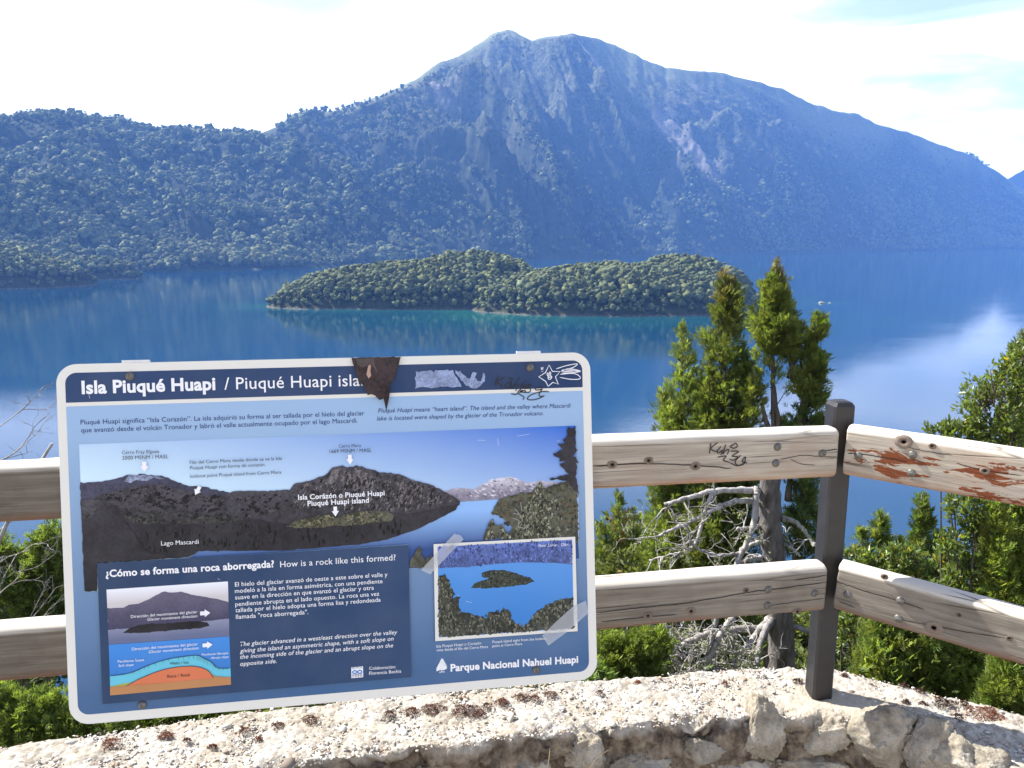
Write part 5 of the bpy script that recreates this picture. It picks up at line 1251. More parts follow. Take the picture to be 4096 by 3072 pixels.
    so = Soup()
    for a0, b0, fn in (((1385, 748), (1392, 812), z4), ((1540, 730), (1640, 715), z4), ((1225, 762), (1290, 765), z4), ((1860, 772), (1885, 768), z4), ((1060, 655), (1075, 668), z6), ((1130, 704), (1180, 718), z6), ((1960, 400), (2005, 378), z6), ((325, 400), (332, 428), z3), ((1026, 820), (1034, 834), z3), ((1355, 222), (1375, 232), z5)):
        ribbon(so, np.array([S(fn(*a0)), S(fn(*b0))]), 0.0011, -23 * LAY)
    link('scratch', so.mesh('scratch', ink_w), root, kind='stuff')
    # ---- fixings: bolts and the two straps behind
    for b_ in (z3(643, 250), z4(1650, 180), z5(743, 1243), z6(1697, 1263)):
        lx, lz = S(b_); link('bolt', bolt_mesh(0.0092), root, (lx, -0.0006, lz))
    for (bx, off) in ((S(z3(685, 128))[0], 0), (S(z4(1640, 70))[0], 0)):
        so = bmesh.new(); bmesh.ops.create_cube(so, size=1.0)
        for v_ in so.verts: v_.co = Vector((v_.co.x * 0.055, v_.co.y * 0.005 + 0.0065, v_.co.z * (S_H + 0.004) + S_H / 2 + 0.0035))
        bmesh.ops.bevel(so, geom=so.edges[:], offset=0.001, segments=1)
        me = bpy.data.meshes.new('strap'); so.to_mesh(me); so.free(); me.materials.append(MAT['alu']); link('strap', me, root, (bx, 0, 0))
        # spacer block to the lower rail
        sb = bmesh.new(); bmesh.ops.create_cube(sb, size=1.0)
        for v_ in sb.verts: v_.co = Vector((v_.co.x * 0.04, v_.co.y * 0.055 + 0.0365, v_.co.z * 0.06 + 0.15))
        me = bpy.data.meshes.new('spacer'); sb.to_mesh(me); sb.free(); me.materials.append(MAT['steel']); link('spacer', me, root, (bx, 0, 0))
build_sign()

# ------------------------------------------------------------------ plants on the slope
def leafspray():
    """a flat branchlet of scale leaves: a few short pointed fingers"""
    V, F = [], []
    def finger(p, a, l, w):
        d = np.array([math.cos(a), math.sin(a), 0]); n_ = np.array([-d[1], d[0], 0]); k_ = len(V)
        p = np.array(p, float); bend = np.array([0, 0, 0.10 * l])
        V.extend([p, p + d * l * .55 + n_ * w + bend, p + d * l, p + d * l * .55 - n_ * w + bend]); F.extend([(k_, k_ + 1, k_ + 2), (k_, k_ + 2, k_ + 3)])
    finger((0, 0, 0), 0, 1.1, .058)
    finger((.15, 0, 0), .75, .62, .052); finger((.22, 0, .02), -.75, .62, .052)
    finger((.48, 0, .04), .65, .46, .046); finger((.55, 0, .05), -.65, .44, .046)
    return np.array(V), np.array(F)
def broadleaf():
    V = np.array([(0, 0, 0), (.3, .17, .05), (.68, .15, .05), (1.0, 0, -.04), (.68, -.15, .05), (.3, -.17, .05), (.3, 0, -.01), (.68, 0, -.015)])
    F = np.array([(0, 6, 1), (6, 7, 2), (6, 2, 1), (7, 3, 2), (0, 5, 6), (6, 5, 4), (6, 4, 7), (7, 4, 3)])
    return V, F
def tinyleaf():
    V = np.array([(0, 0, 0), (.45, .24, .06), (1, 0, 0), (.45, -.24, .06)]); return V, np.array([(0, 1, 2), (0, 2, 3)])
SPRAY, BROAD, TINY = leafspray(), broadleaf(), tinyleaf()
def unit(v): return v / (np.linalg.norm(v, axis=-1, keepdims=True) + 1e-9)

def spire(leaf, wood, top, zbot, R, nb, size=0.075, per=22, power=0.72, gap=0.12, lean=(0, 0), tone=(1, 1, 1), dead=0.0, limb=True, start=0.15, one_side=0.0):
    """conifer crown round a stem whose tip is `top`: ascending branches hung with flat sprays"""
    top = np.asarray(top, float); Hs = top[2] - zbot
    t_ = rng.uniform(0, 1, nb) ** 0.85
    az = rng.uniform(0, 6.283, nb)
    lump = 1 + 0.55 * fbm(t_ * Hs * 2.4 + 13 * top[0], np.cos(az) * 1.4, np.sin(az) * 1.4, seed=int(abs(top[0]) * 100) & 255, oct=2)
    r = 0.98 * R * (t_ ** power + 0.03) * lump * rng.uniform(0.42, 1.12, nb)
    keep = rng.uniform(0, 1, nb) > gap * (1 + 1.5 * fbm(t_ * Hs * 3, np.cos(az) * 1.2, np.sin(az) * 1.2, seed=9, oct=2))
    if one_side: keep &= rng.uniform(0, 1, nb) < 1 - abs(one_side) * (0.5 - 0.5 * np.sign(one_side) * np.cos(az))
    t_, az, r = t_[keep], az[keep], r[keep]
    z = top[2] - t_ * Hs
    stem = np.column_stack([top[0] + lean[0] * t_, top[1] + lean[1] * t_, z])
    rise = rng.uniform(0.45, 0.95, len(r)) + 0.5 * (1 - t_)
    d = unit(np.column_stack([np.cos(az), np.sin(az), rise]))
    tone = np.asarray(tone, float)
    bt = tone[None] * (rng.uniform(0.62, 1.35, (len(r), 1))) * (1 + rng.normal(0, .05, (len(r), 3)))
    if dead:
        q = rng.uniform(0, 1, len(r)) < dead; bt[q] = np.array([1.35, 0.62, 1.1]) * rng.uniform(.7, 1.2, (q.sum(), 1))
    L_ = r / np.hypot(d[:, 0], d[:, 1])
    L_ = np.minimum(L_, r * 1.7 + 0.05)
    n_ = np.maximum(5, (1.15 * per * np.clip(L_ / (R * 1.0), 0.25, 1.4)).astype(int))
    idx = np.repeat(np.arange(len(r)), n_)
    f = start + (1 - start) * rng.uniform(0, 1, len(idx)) ** 0.7
    sag = np.column_stack([np.zeros(len(idx)), np.zeros(len(idx)), -0.18 * L_[idx] * f * (1 - f)])
    p = stem[idx] + d[idx] * (L_[idx] * f)[:, None] + sag + rng.normal(0, 1, (len(idx), 3)) * (0.014 + 0.075 * L_[idx] * (0.5 + 0.5 * (1 - f)))[:, None] * np.array([1, 1, .8])
    sd = unit(d[idx] * 0.9 + rng.normal(0, .42, (len(idx), 3)) + np.array([0, 0, .40]))
    stamp(leaf, *SPRAY, p, sd, size * rng.uniform(.7, 1.35, len(idx)), bt[idx] * rng.uniform(.78, 1.22, (len(idx), 1)))
    if limb is not False and wood is not None:
        for k_ in range(0, len(r), 2 if limb is True else limb):
            if t_[k_] < 0.12: continue
            q = np.linspace(0, 0.85, 4)[:, None]; pts = stem[k_] + d[k_] * L_[k_] * q; pts[:, 2] -= 0.18 * L_[k_] * (q * (1 - q))[:, 0]
            tube(wood, pts, np.linspace(.010, .003, 4) * (0.6 + 0.8 * R), 4, (.8, .75, .7), cap=False)
def leafy_blob(leaf, wood, c, R, n_tw, leafT=BROAD, size=.045, per=9, tone=(1, 1, 1), yellow=0.03, base=None):
    """twigs reaching out of a lumpy volume, each with a rosette of leaves toward its tip"""
    c = np.asarray(c, float); R = np.broadcast_to(np.asarray(R, float), (3,))
    u = unit(rng.normal(0, 1, (n_tw, 3))); lump = 1 + .38 * fbm(u[:, 0] * 1.8 + c[0] * 7, u[:, 1] * 1.8, u[:, 2] * 1.8, seed=int(abs(c[0] * 77)) & 255, oct=3)
    rr = rng.uniform(.25, 1, n_tw) ** .5
    tip = c + u * R * (lump * rr)[:, None]
    root = c + u * R * (lump * rr)[:, None] * rng.uniform(.45, .75, (n_tw, 1)) - np.array([0, 0, 1]) * R[2] * .22
    d = unit(tip - root + np.array([0, 0, .12]) * R[2])
    bt = np.asarray(tone, float)[None] * rng.uniform(.65, 1.3, (n_tw, 1))
    idx = np.repeat(np.arange(n_tw), per)
    f = rng.uniform(.45, 1.03, len(idx))
    p = root[idx] * (1 - f[:, None]) + tip[idx] * f[:, None] + rng.normal(0, size * .22, (len(idx), 3))
    ld = unit(d[idx] * .55 + rng.normal(0, .62, (len(idx), 3)) + np.array([0, 0, .25]))
    tn = bt[idx] * rng.uniform(.75, 1.25, (len(idx), 1))
    q = rng.uniform(0, 1, len(idx)) < yellow; tn[q] = tn[q] * np.array([3.0, 1.7, .8])
    stamp(leaf, *leafT, p, ld, size * rng.uniform(.65, 1.25, len(idx)), tn)
    if wood is not None:
        for k_ in range(0, n_tw, 2):
            tube(wood, np.stack([root[k_], .5 * (root[k_] + tip[k_]) + rng.normal(0, .01, 3), tip[k_]]), [.006 + .02 * R[0] * .2, .004, .002], 4, (.9, .85, .8), cap=False)
        if base is not None:
            for k_ in range(0, n_tw, max(1, n_tw // 2)):
                m_ = .5 * (np.asarray(base) + root[k_]) + rng.normal(0, .05, 3)
                tube(wood, smooth_path([np.asarray(base) + rng.normal(0, .02, 3), m_, root[k_]], 4), np.linspace(.022, .007, 9) * (0.5 + R[0]), 5, (.9, .85, .8), cap=False)
def ground_at(x, y): return float(hill_z(x, y))
def stemline(wood, base, top, r0, r1, n=14, wob=.02, tint=(1, 1, 1), sides=8, rough=.06):
    q = np.linspace(0, 1, n)[:, None]; P = np.asarray(base) * (1 - q) + np.asarray(top) * q
    P = P + np.column_stack([fbm(q[:, 0] * 4 + base[0], 0 * q[:, 0], seed=3, oct=3), fbm(q[:, 0] * 4, 0 * q[:, 0] + 5, seed=4, oct=3), 0 * q[:, 0]]) * wob * 4 * (q * (1 - q)) * 4
    tube(wood, P, r0 + (r1 - r0) * q[:, 0] ** .8, sides, tint, rough)
def finish(root, leaf, wood, lm, wm='bark', crown='crown'):
    off = np.array(root.location)
    for so, nm, m in ((wood, 'trunk', MAT[wm]), (leaf, crown, MAT[lm])):
        if so is not None and so.n:
            so.V = [v - off for v in so.V]; link(nm, so.mesh(nm, m), root)
def at_d(xd, yd, Y): return at_y(xd * K, yd * K, Y)
def px2m(p, Y): return p * K / FPX * Y                      # width in the 2212 px view to metres

# --- the group of cypresses behind the left rails
def cypress(label, spires, Y, lm='cypress', stem_r=.06, stem_bot=None, group='mountain cypresses below the lookout', wm='bark'):
    """spires: (tip x, tip y, foot y, half width) in 2212 px view, plus options"""
    x0 = at_d(spires[0][0], spires[0][1], Y)
    bx = at_d(stem_bot if stem_bot else spires[0][0], 1450, Y)[0]
    base = np.array([bx, Y, ground_at(bx, Y)])
    root = thing('cypress_tree', label, 'tree', base, group)
    leaf, wood = Soup(), Soup()
    for k_, sp in enumerate(spires):
        xd, yd, yf, hw = sp[:4]; o = sp[4] if len(sp) > 4 else {}
        Yk = Y + o.pop('dy', 0.0)
        tip = at_d(xd, yd, Yk); foot = at_d(o.pop('fx', xd), yf, Yk); R = px2m(hw, Yk)
        ln = (foot[0] - tip[0], 0)
        Hs = tip[2] - foot[2]
        nb = o.pop('nb', int(90 * Hs * (0.6 + R) / .9) + 40)
        if Y < 5.5: o.setdefault('size', .046); o['per'] = int(o.get('per', 22) * 1.35); o['tone'] = tuple(np.array(o.get('tone', (1, 1, 1))) * 1.32)
        spire(leaf, wood, tip, foot[2], R, nb, lean=ln, **o)
        if k_ == 0: stemline(wood, base, tip, stem_r, .006)
        else:
            stemline(wood, (base[0] * .5 + foot[0] * .5, Y, foot[2] - .3 * Hs), tip, stem_r * .5, .005, 10, sides=6)
    finish(root, leaf, wood, lm, wm)
    return root
cypress('slim yellow green cypress, shorter one beside the two tall cypresses behind the left rails', [(1472, 706, 1300, 92, dict(per=26)), (1440, 850, 1330, 55, {}), (1512, 830, 1400, 60, {})], 9.6, stem_r=.05)
cypress('tall dense cypress with brown tipped top, middle one behind the left rails', [(1566, 604, 1010, 78, dict(per=28, power=.62, gap=.08)), (1567, 584, 665, 16, dict(nb=34, per=12, tone=(1.25, .85, 1.9), start=.5)), (1530, 760, 1250, 62, dict(dead=.02)), (1605, 740, 1180, 52, {}), (1572, 900, 1440, 110, dict(gap=.05, per=30, tone=(.75, .8, .85)))], 9.2, stem_r=.07)
cypress('tall open cypress showing bare stem and limbs, nearest the dark post', [(1672, 604, 770, 50, dict(per=30, power=.55, gap=.05, nb=250)), (1676, 568, 640, 12, dict(nb=24, per=12, tone=(1.2, .9, 1.8), start=.5)), (1664, 720, 900, 58, dict(nb=60, gap=.3, one_side=.3, start=.55)), (1766, 684, 880, 46, dict(per=26, fx=1744, nb=150, gap=.22)),
         (1718, 700, 790, 26, dict(fx=1704, nb=60)), (1760, 800, 950, 44, dict(nb=110, fx=1742, start=.3, tone=(.8, .85, .85))), (1632, 800, 925, 34, dict(nb=50, gap=.3, start=.4)), (1738, 985, 1230, 60, dict(nb=170, start=.3, tone=(.7, .75, .8))), (1712, 900, 1040, 46, dict(nb=60, start=.5))], 8.8, stem_r=.085, stem_bot=1672)
cypress('small cypress with rusty dead sprigs, right beside the sign behind the rails', [(1336, 1066, 1420, 52, dict(dead=.13, per=24, gap=.15)), (1372, 1095, 1300, 26, dict(nb=60)), (1306, 1120, 1300, 26, dict(nb=60))], 11.5, stem_r=.035)
cypress('bushy dark cypress filling the gap between the rails left of the dead trunk', [(1440, 1010, 1460, 95, dict(per=30, gap=.02, nb=420)), (1530, 1010, 1460, 110, dict(per=30, gap=.02, nb=420))], 10.4, lm='cypress_dark', stem_r=.05)
# right hand side
cypress('small pointed cypress standing below the right rails next to the lake', [(1991, 1068, 1330, 46, dict(per=26, gap=.08)), (2035, 1150, 1330, 40, {})], 7.4, lm='cypress_dark', stem_r=.03)
cypress('low spindly cypress with pale tip close to the dark post', [(1902, 1114, 1340, 46, dict(per=24)), (1862, 1150, 1330, 34, {}), (1942, 1165, 1330, 40, {})], 7.9, stem_r=.03)
cypress('bright cypress rising at the frame edge above the right rails', [(2216, 725, 1060, 40, dict(per=26)), (2250, 790, 1060, 50, {})], 6.2, stem_r=.04)
cypress('bright yellow green bushy cypress below the upper right rail', [(2150, 1075, 1420, 62, dict(per=30, gap=.03, nb=330, tone=(1.15, 1.15, 1))), (2205, 1040, 1420, 60, dict(per=30, gap=.03, nb=330, tone=(1.15, 1.15, 1))), (2258, 1060, 1420, 70, dict(nb=240))], 4.9, stem_r=.03)
cypress('dense low cypress under the lower right rail beside the wall', [(1985, 1325, 1640, 95, dict(per=30, gap=.02, nb=420, power=.5)), (2080, 1370, 1680, 100, dict(per=30, gap=.02, nb=420, power=.5)), (1905, 1330, 1600, 80, dict(per=30, gap=.04, nb=300, power=.5))], 4.3, stem_r=.03)
cypress('dense cypress at the lowest corner right of the wall', [(2185, 1420, 1760, 95, dict(per=30, gap=.02, nb=420, power=.5, tone=(.9, .95, .95))), (2270, 1400, 1760, 100, dict(nb=300))], 3.7, stem_r=.03)

def shrub(label, blobs, Y, lm='broad', name='leafy_shrub', cat='shrub', leafT=BROAD, size=.045, per=9, base_x=None, group=None, tone=(1, 1, 1), yellow=.03):
    bx = at_d(base_x or blobs[0][0], 1400, Y)[0]; base = np.array([bx, Y, ground_at(bx, Y)])
    root = thing(name, label, cat, base, group); leaf, wood = Soup(), Soup()
    for b in blobs:
        Yk = Y + (b[5] if len(b) > 5 else 0)
        c = at_d(b[0], b[1], Yk); R = (px2m(b[2], Yk), px2m(b[2], Yk) * .8, px2m(b[3], Yk))
        leafy_blob(leaf, wood, c, R, b[4], leafT, size, per, tone, yellow, base)
    finish(root, leaf, wood, lm, 'bark', 'foliage')
    return root
shrub('tall glossy leaved shrub with a few orange leaves rising over the right rail', [(2150, 880, 90, 90, 210), (2210, 790, 60, 60, 90), (2080, 935, 60, 34, 70), (2200, 980, 80, 70, 120), (2025, 930, 26, 16, 12)], 5.2, yellow=.025)
shrub('glossy leaved shrub hanging below the upper right rail', [(2085, 1095, 52, 42, 60), (2120, 1140, 50, 40, 60), (2060, 1170, 40, 34, 34), (2095, 1240, 60, 60, 90), (2040, 1290, 60, 50, 70)], 5.0, yellow=.01)
shrub('low glossy leaved shrub with yellow leaves behind the end of the lower right rail', [(1855, 1215, 50, 36, 60), (1950, 1205, 60, 36, 70), (2050, 1215, 60, 40, 80), (1900, 1240, 80, 44, 130), (1990, 1255, 90, 50, 150), (1960, 1300, 110, 50, 140), (1840, 1290, 50, 50, 70)], 6.0, yellow=.06, size=.05)
shrub('small pale leaved sprig of shrub by the foot of the dark post', [(1905, 1440, 34, 28, 24), (1860, 1420, 40, 40, 40), (1822, 1360, 34, 60, 40)], 4.6, yellow=.01, size=.04)
shrub('yellow green bush low at the left end of the wall', [(70, 1545, 95, 60, 260), (160, 1570, 70, 46, 160), (-40, 1530, 90, 80, 200)], 3.6, 'cypress', leafT=SPRAY, size=.042, per=15, tone=(1.15, 1.2, 1), yellow=.0)
shrub('dull green bush between the rails left of the sign', [(60, 1260, 70, 80, 220), (120, 1200, 50, 80, 150), (-30, 1220, 80, 80, 200), (110, 1330, 60, 60, 140)], 5.4, 'cypress_dark', leafT=SPRAY, size=.06, per=12, tone=(.95, .95, 1), yellow=.01)
shrub('dark bush filling the gap under the left end of the sign', [(250, 1580, 90, 40, 150), (360, 1560, 90, 40, 150), (330, 1480, 200, 60, 120)], 3.9, 'cypress', leafT=SPRAY, size=.042, per=14, tone=(.8, .85, .8), yellow=.0)
shrub('mixed green bush under the middle of the sign', [(520, 1540, 100, 36, 220), (640, 1530, 100, 40, 220), (760, 1520, 100, 40, 220), (600, 1450, 240, 60, 120)], 4.1, 'cypress', leafT=SPRAY, size=.042, per=14, tone=(.95, 1, .9), yellow=.0)
shrub('dark green bush under the right half of the sign', [(880, 1510, 100, 40, 220), (1000, 1490, 100, 40, 220), (1180, 1485, 90, 44, 220), (1260, 1470, 70, 50, 180), (1000, 1420, 240, 60, 120)], 4.4, 'cypress_dark', leafT=SPRAY, size=.042, per=14, tone=(1.1, 1.15, 1), yellow=.0)
shrub('bright bush beside the right edge of the sign below the lower rail', [(1330, 1420, 66, 60, 220), (1400, 1400, 60, 50, 160), (1310, 1470, 60, 30, 120), (1380, 1460, 70, 34, 140)], 4.8, 'cypress', leafT=SPRAY, size=.044, per=15, tone=(1, 1.05, .9), yellow=.0)
# grass tussock in the gap under the sign
def tussock(label, xd, yd, Y, n, h):
    c = at_d(xd, yd, Y); root = thing('grass_tussock', label, 'grass', c); so = Soup()
    for _ in range(n):
        a_, l_ = rng.uniform(0, 6.28), h * rng.uniform(.5, 1.1); o = rng.normal(0, h * .35, 2); sp_ = rng.uniform(.15, .7)
        q = np.linspace(0, 1, 5); P = np.column_stack([o[0] + np.cos(a_) * sp_ * l_ * q ** 1.6, o[1] * .6 + np.sin(a_) * sp_ * l_ * q ** 1.6, l_ * q * (1 - .25 * q)]); w_ = .0045 * (1 - q ** 2) + .0006
        sd_ = np.array([-math.sin(a_), math.cos(a_), 0]); V = np.concatenate([P + sd_ * w_[:, None], P - sd_ * w_[:, None]]); F = []
        for i in range(4): F += [(i, i + 1, i + 6), (i, i + 6, i + 5)]
        so.add(V, F, np.array([1.3, 1.35, .9]) * rng.uniform(.7, 1.4))
    link('blades', so.mesh('blades', MAT['cypress']), root)
tussock('bright tuft of strap leaved grass under the lower edge of the sign', 1090, 1530, 3.3, 150, .12)

# --- the grey dead trunk with its bare branches
def dead_tree():
    Y = 6.0; b = at_d(1690, 1440, Y); base = np.array([b[0], Y, ground_at(b[0], Y)])
    root = thing('dead_tree', 'grey dead tree trunk with bleached bare branches and hanging lichen behind the left rails', 'tree', base)
    wood = Soup()
    P = [base, at_d(1690, 1430, Y), at_d(1676, 1250, Y), at_d(1664, 1120, Y), at_d(1662, 1000, Y), at_d(1660, 940, Y)]
    path = smooth_path(P, 12)
    q = np.linspace(0, 1, len(path))
    tube(wood, path, np.interp(q, [0, .3, .75, .92, 1.0], [.12, .095, .078, .06, .014]), 16, (.40, .385, .38), .12)
    br = Soup(); lic = []
    def branch(pts, r0, r1, dys=None, kids=0, spread=.35, tint=(1, 1, 1)):
        n = len(pts); dys = dys or [0] * n
        p = smooth_path([at_d(x, y, Y + d_) for (x, y), d_ in zip(pts, dys)], 8, .0035)
        tube(br, p, np.linspace(r0, r1, len(p)), 7, np.array(tint) * rng.uniform(.85, 1.1), .12)
        lic.append(p)
        for _ in range(kids): twig(p[rng.integers(len(p) // 3, len(p))], unit(rng.normal(0, 1, 3) * np.array([1, .7, .8]) + np.array([-.5, -.1, -.25])), rng.uniform(.14, spread), .0065, 2)
    def twig(p, d, l, r, depth):
        pts = [np.array(p)]; d = np.array(d); n = 5
        for i in range(n): d = unit(d + rng.normal(0, .28, 3) + np.array([0, 0, -.03])); pts.append(pts[-1] + d * l / n)
        tube(br, pts, np.linspace(r, r * .35, n + 1), 5, np.array([1, 1, 1]) * rng.uniform(.8, 1.1), .1)
        lic.append(np.array(pts))
        if depth:
            for _ in range(rng.integers(2, 4)): twig(pts[rng.integers(1, n + 1)], unit(d + rng.normal(0, .8, 3)), l * rng.uniform(.4, .7), r * .6, depth - 1)
    B = branch
    D = lambda *p_: [((2300 + x_ * .81193) / K, (1950 + y_ * .81193) / K) for x_, y_ in p_]
    B(D((905, 20), (860, 12), (690, 18), (600, 40), (500, 65), (440, 80)), .030, .012, [0, -.1, -.2, -.25, -.3, -.3], 3)
    B(D((690, 20), (660, 60), (620, 200), (600, 260), (560, 310), (470, 330), (360, 360)), .018, .006, [-.2, -.25, -.3, -.35, -.4, -.4, -.4], 9, .3)
    B(D((890, 68), (820, 66), (720, 90), (600, 150), (500, 200), (415, 232)), .026, .010, [0, -.15, -.25, -.35, -.4, -.45], 5)
    B(D((898, 0), (890, 60), (880, 180), (850, 260), (800, 370), (720, 560), (650, 830)), .026, .018, [-.1, -.15, -.2, -.2, -.25, -.3, -.35], 4)
    B(D((900, 190), (860, 200), (800, 205)), .022, .012, [0, -.15, -.25], 2)
    B(D((920, 270), (870, 280), (820, 320), (700, 330), (600, 300), (560, 250)), .018, .005, [0, -.1, -.2, -.3, -.4, -.5], 6)
    B(D((920, 345), (860, 355), (790, 380)), .022, .013, [0, -.15, -.25], 3)
    B(D((1015, 150), (1060, 160), (1110, 190), (1150, 240), (1180, 290)), .022, .012, [0, -.1, -.15, -.2, -.25], 2, tint=(.75, .78, .72))
    B(D((1020, 280), (1060, 290), (1110, 340)), .017, .008, [0, -.1, -.2], 2)
    B(D((1030, 680), (1120, 700), (1280, 760), (1400, 800), (1550, 870)), .024, .009, [0, -.1, -.2, -.3, -.3], 1, tint=(.55, .55, .56))
    B(D((960, 690), (800, 700), (640, 730), (520, 780), (430, 820), (330, 856)), .034, .016, [0, -.15, -.3, -.4, -.5, -.55], 10, .34, (.8, .78, .76))
    B(D((960, 640), (900, 720), (840, 800), (790, 890)), .030, .02, [0, -.2, -.3, -.4], 6, tint=(.8, .8, .8))
    B(D((780, 640), (720, 720), (680, 800), (640, 910)), .026, .02, [-.2, -.3, -.35, -.4], 8)
    B(D((980, 640), (920, 740), (890, 880)), .030, .022, [0, -.3, -.5], 5, tint=(.75, .75, .76))
    B(D((430, 800), (330, 830), (240, 790), (190, 740), (160, 720)), .013, .004, [-.5, -.55, -.6, -.6, -.6], 8, .26)
    B(D((520, 780), (480, 700), (440, 670)), .012, .005, [-.4, -.45, -.5], 5, .25)
    for _ in range(34):
        s_ = at_d((2300 + rng.uniform(380, 900) * .81193) / K, (1950 + rng.uniform(660, 880) * .81193) / K, Y - rng.uniform(0, .5))
        twig(s_, unit(np.array([rng.normal(-.2, .8), rng.normal(0, .4), rng.normal(0, .5)])), rng.uniform(.15, .38), .007, 2)
    off = base
    wood.V = [v - off for v in wood.V]; link('trunk', wood.mesh('trunk', MAT['dead'], True), root)
    br.V = [v - off for v in br.V]; link('branches', br.mesh('branches', MAT['dead'], True), root)
    lp = np.concatenate(lic); pick = lp[rng.integers(0, len(lp), 900)]
    cen = pick[rng.integers(0, len(pick), 130)]; n = 3200
    p = cen[rng.integers(0, len(cen), n)] + rng.normal(0, .016, (n, 3)) * np.array([1, 1, 1.5]) - np.array([0, 0, .015])
    so = Soup(); stamp(so, *TINY, p - off, unit(rng.normal(0, 1, (n, 3))), rng.uniform(.010, .022, n), np.array([[1, 1, 1]]) * rng.uniform(.7, 1.2, (n, 1)))
    link('lichen', so.mesh('lichen', MAT['lichen']), root)
dead_tree()

def bare_shrub():
    Y = 5.0; b = at_d(-60, 1300, Y); base = np.array([b[0], Y, ground_at(b[0], Y)])
    root = thing('bare_shrub', 'leafless grey twiggy shrub poking up at the left edge of the view', 'shrub', base)
    br = Soup()
    def twig(p, d, l, r, depth):
        pts = [np.array(p)]; d = np.array(d); n = 6
        for i in range(n): d = unit(d + rng.normal(0, .16, 3) + np.array([0, 0, .02])); pts.append(pts[-1] + d * l / n)
        tube(br, pts, np.linspace(r, r * .4, n + 1), 5, np.array([1, 1, 1]) * rng.uniform(.7, 1.05), .1)
        if depth:
            for _ in range(3): twig(pts[rng.integers(2, n + 1)], unit(d + rng.normal(0, .5, 3)), l * rng.uniform(.4, .65), r * .55, depth - 1)
    twig(base, unit(np.array([.02, -.05, 1])), abs(base[2]) + .15, .022, 0)
    for (x_, y_, dx, dz_, l) in ((-40, 1010, .8, .35, .42), (-40, 1060, .7, .1, .4), (-50, 960, .7, .6, .35), (-50, 1230, .8, .15, .5), (-40, 1180, .8, .4, .45), (-30, 1310, .9, .1, .4), (-60, 1400, .8, .3, .5), (-30, 1440, .7, -.1, .4)):
        twig(at_d(x_, y_, Y), unit(np.array([dx, rng.normal(0, .2), dz_])), l, .006, 3)
    br.V = [v - base for v in br.V]; link('branches', br.mesh('branches', MAT['dead'], True), root)
bare_shrub()

# --- beeches lower on the slope, between the lookout and the water
def beech(seed_form):
    leaf, wood = Soup(), Soup()
    stemline(wood, (0, 0, -.6), (0, 0, 3.2), .13, .05)
    for _ in range(13):
        a_ = rng.uniform(0, 6.28); r_ = rng.uniform(.2, 1.15); z_ = rng.uniform(1.5, 4.6); r_ *= 1.0 if z_ < 3.6 else .55
        c = np.array([r_ * math.cos(a_), r_ * math.sin(a_), z_])
        leafy_blob(leaf, None, c, (.62, .62, .40), 62, TINY, .15, 9, (1, 1, 1), .01)
        tube(wood, smooth_path([(0, 0, max(.8, z_ - 1.2)), c * np.array([.6, .6, 1]) - np.array([0, 0, .35]), c], 4), np.linspace(.05, .012, 9), 5, (.9, .9, .9), cap=False)
    return leaf.mesh('crown', MAT['coihue']), wood.mesh('trunk', MAT['bark'])
BEECH = [beech(k_) for k_ in range(3)]
def place_beech(x, y, top, k_, label):
    z = ground_at(x, y) ; s_ = max(.7, (top - z) / 5.0)
    root = thing('beech_tree', label, 'tree', (x, y, z), 'beech trees on the slope below the lookout')
    for nm, me in (('crown', BEECH[k_][0]), ('trunk', BEECH[k_][1])): link(nm, me, root)
    root.scale = (s_ * rng.uniform(.9, 1.15), s_ * rng.uniform(.9, 1.15), s_); root.rotation_euler = (0, 0, rng.uniform(0, 6.28))
for k_, (xd, yd, Y, lb) in enumerate(((1300, 1090, 24, 'rounded dark beech just right of the sign between the rails'), (1385, 1085, 27, 'pale beech crown against the lake between the small cypress and the tall ones'), (1440, 1120, 22, 'beech crown hidden low among the cypresses left of the dead trunk'),
                                     (1745, 1165, 26, 'beech crown touching the lake just left of the dark post'), (1830, 1215, 24, 'small beech crown right of the dark post below the lake edge'), (1775, 1290, 16, 'beech crown low behind the foot of the dark post'),
                                     (2060, 1215, 26, 'beech crown below the glossy shrub at the right'), (1980, 1230, 22, 'beech crown behind the small pointed cypress at the right'), (1600, 1250, 20, 'shaded beech crown behind the dead branches'), (1420, 1280, 15, 'beech crown under the left rails right of the sign'),
                                     (1900, 1250, 19, 'beech crown behind the low spindly cypress'), (2150, 1230, 30, 'far beech crown at the right end of the slope'), (60, 1150, 20, 'beech crown on the slope left of the sign'), (-60, 1190, 17, 'beech crown at the left end of the slope'),
                                     (1350, 1350, 11, 'beech crown below the small rusty cypress'), (1690, 1330, 13, 'beech crown behind the grey dead trunk'))):
    p = at_d(xd, yd, Y); place_beech(p[0], Y, p[2], k_ % 3, lb)

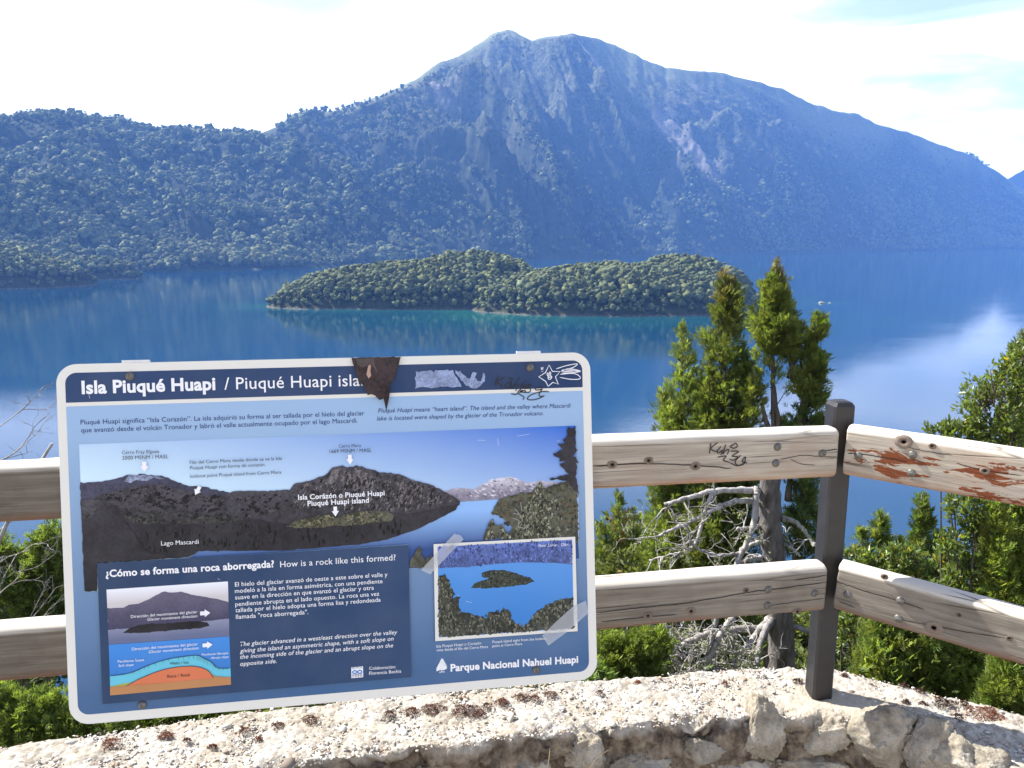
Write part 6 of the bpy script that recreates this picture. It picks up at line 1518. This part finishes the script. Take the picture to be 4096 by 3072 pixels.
# --- low growth that covers the slope
def undergrowth():
    n = 20000; x = rng.uniform(-7, 9, n); y = rng.uniform(2.5, 16, n)
    d = y - 2.35 - .16 * np.minimum(x, .9) + .45 * np.maximum(x - .9, 0); ok = d > .15; x, y = x[ok], y[ok]; n = len(x)
    h = (.15 + .55 * np.clip(fbm(x * .8, y * .8, seed=19, oct=3) + .4, 0, 1)) * np.clip(d[ok] * .7, .15, 1)
    p = np.column_stack([x, y, hill_z(x, y) + h * rng.uniform(0, 1, n)])
    so = Soup(); tn = np.where(fbm(x * .5, y * .5, seed=23)[:, None] > 0, np.array([[1, 1, 1]]), np.array([[.75, .85, .9]])) * rng.uniform(.6, 1.4, (n, 1))
    stamp(so, *SPRAY, p, unit(rng.normal(0, .6, (n, 3)) + np.array([0, 0, .5])), rng.uniform(.03, .06, n), tn)
    link('undergrowth', so.mesh('undergrowth', MAT['cypress']), kind='stuff')
    n = 5200; x = rng.uniform(-90, 110, n); y = 9 + 91 * rng.uniform(0, 1, n) ** 1.3; z = hill_z(x, y)
    s_ = rng.uniform(.28, .62, n) * np.clip(y / 20, .45, 1.3)
    instancer('slope_thicket', np.column_stack([x, y, z - 1.5 * s_ - .2]), s_, rng.uniform(0, 6.28, n), rng.integers(0, 3, n), [b_[0] for b_ in BEECH])
undergrowth()
# dry stalks in front of the wall
def stalk(label, pts):
    P = [at_y(x_, y_, Y) for (x_, y_), Y in pts]; root = thing('dry_stalk', label, 'dry grass', P[0]); so = Soup()
    tube(so, smooth_path(np.array(P) - P[0], 6), [.0022, .0008], 5, (1, 1, 1)); link('stem', so.mesh('stem', MAT['dry']), root)
stalk('dry straw stalk bent against the wall, left of the other one', [((2175, 3130), 1.60), ((2195, 3040), 1.62), ((2200, 2990), 1.63)])
stalk('dry straw stalk leaning right in front of the wall face', [((2340, 3110), 1.60), ((2380, 3040), 1.60), ((2435, 2998), 1.61)])

# ------------------------------------------------------------------ haze over the valley
def build_haze():
    x0, x1, y0, y1, z0, z1 = -6900, 6900, -6900, 6900, LAKE - 12, 1010.0
    V = [(x, y, z) for x in (x0, x1) for y in (y0, y1) for z in (z0, z1)]
    F = [(0, 1, 3, 2), (4, 6, 7, 5), (0, 4, 5, 1), (2, 3, 7, 6), (0, 2, 6, 4), (1, 5, 7, 3)]
    t = NT('valley_haze')
    p = t.n('VolumePrincipled')
    p.inputs['Color'].default_value = (0.19, 0.42, 1.0, 1)
    p.inputs['Density'].default_value = 0.000118
    p.inputs['Anisotropy'].default_value = 0.0
    t.l(p.outputs['Volume'], t.out.inputs['Volume'])
    link('haze', mesh_from('haze', V, F, t.m), kind='stuff')
build_haze()
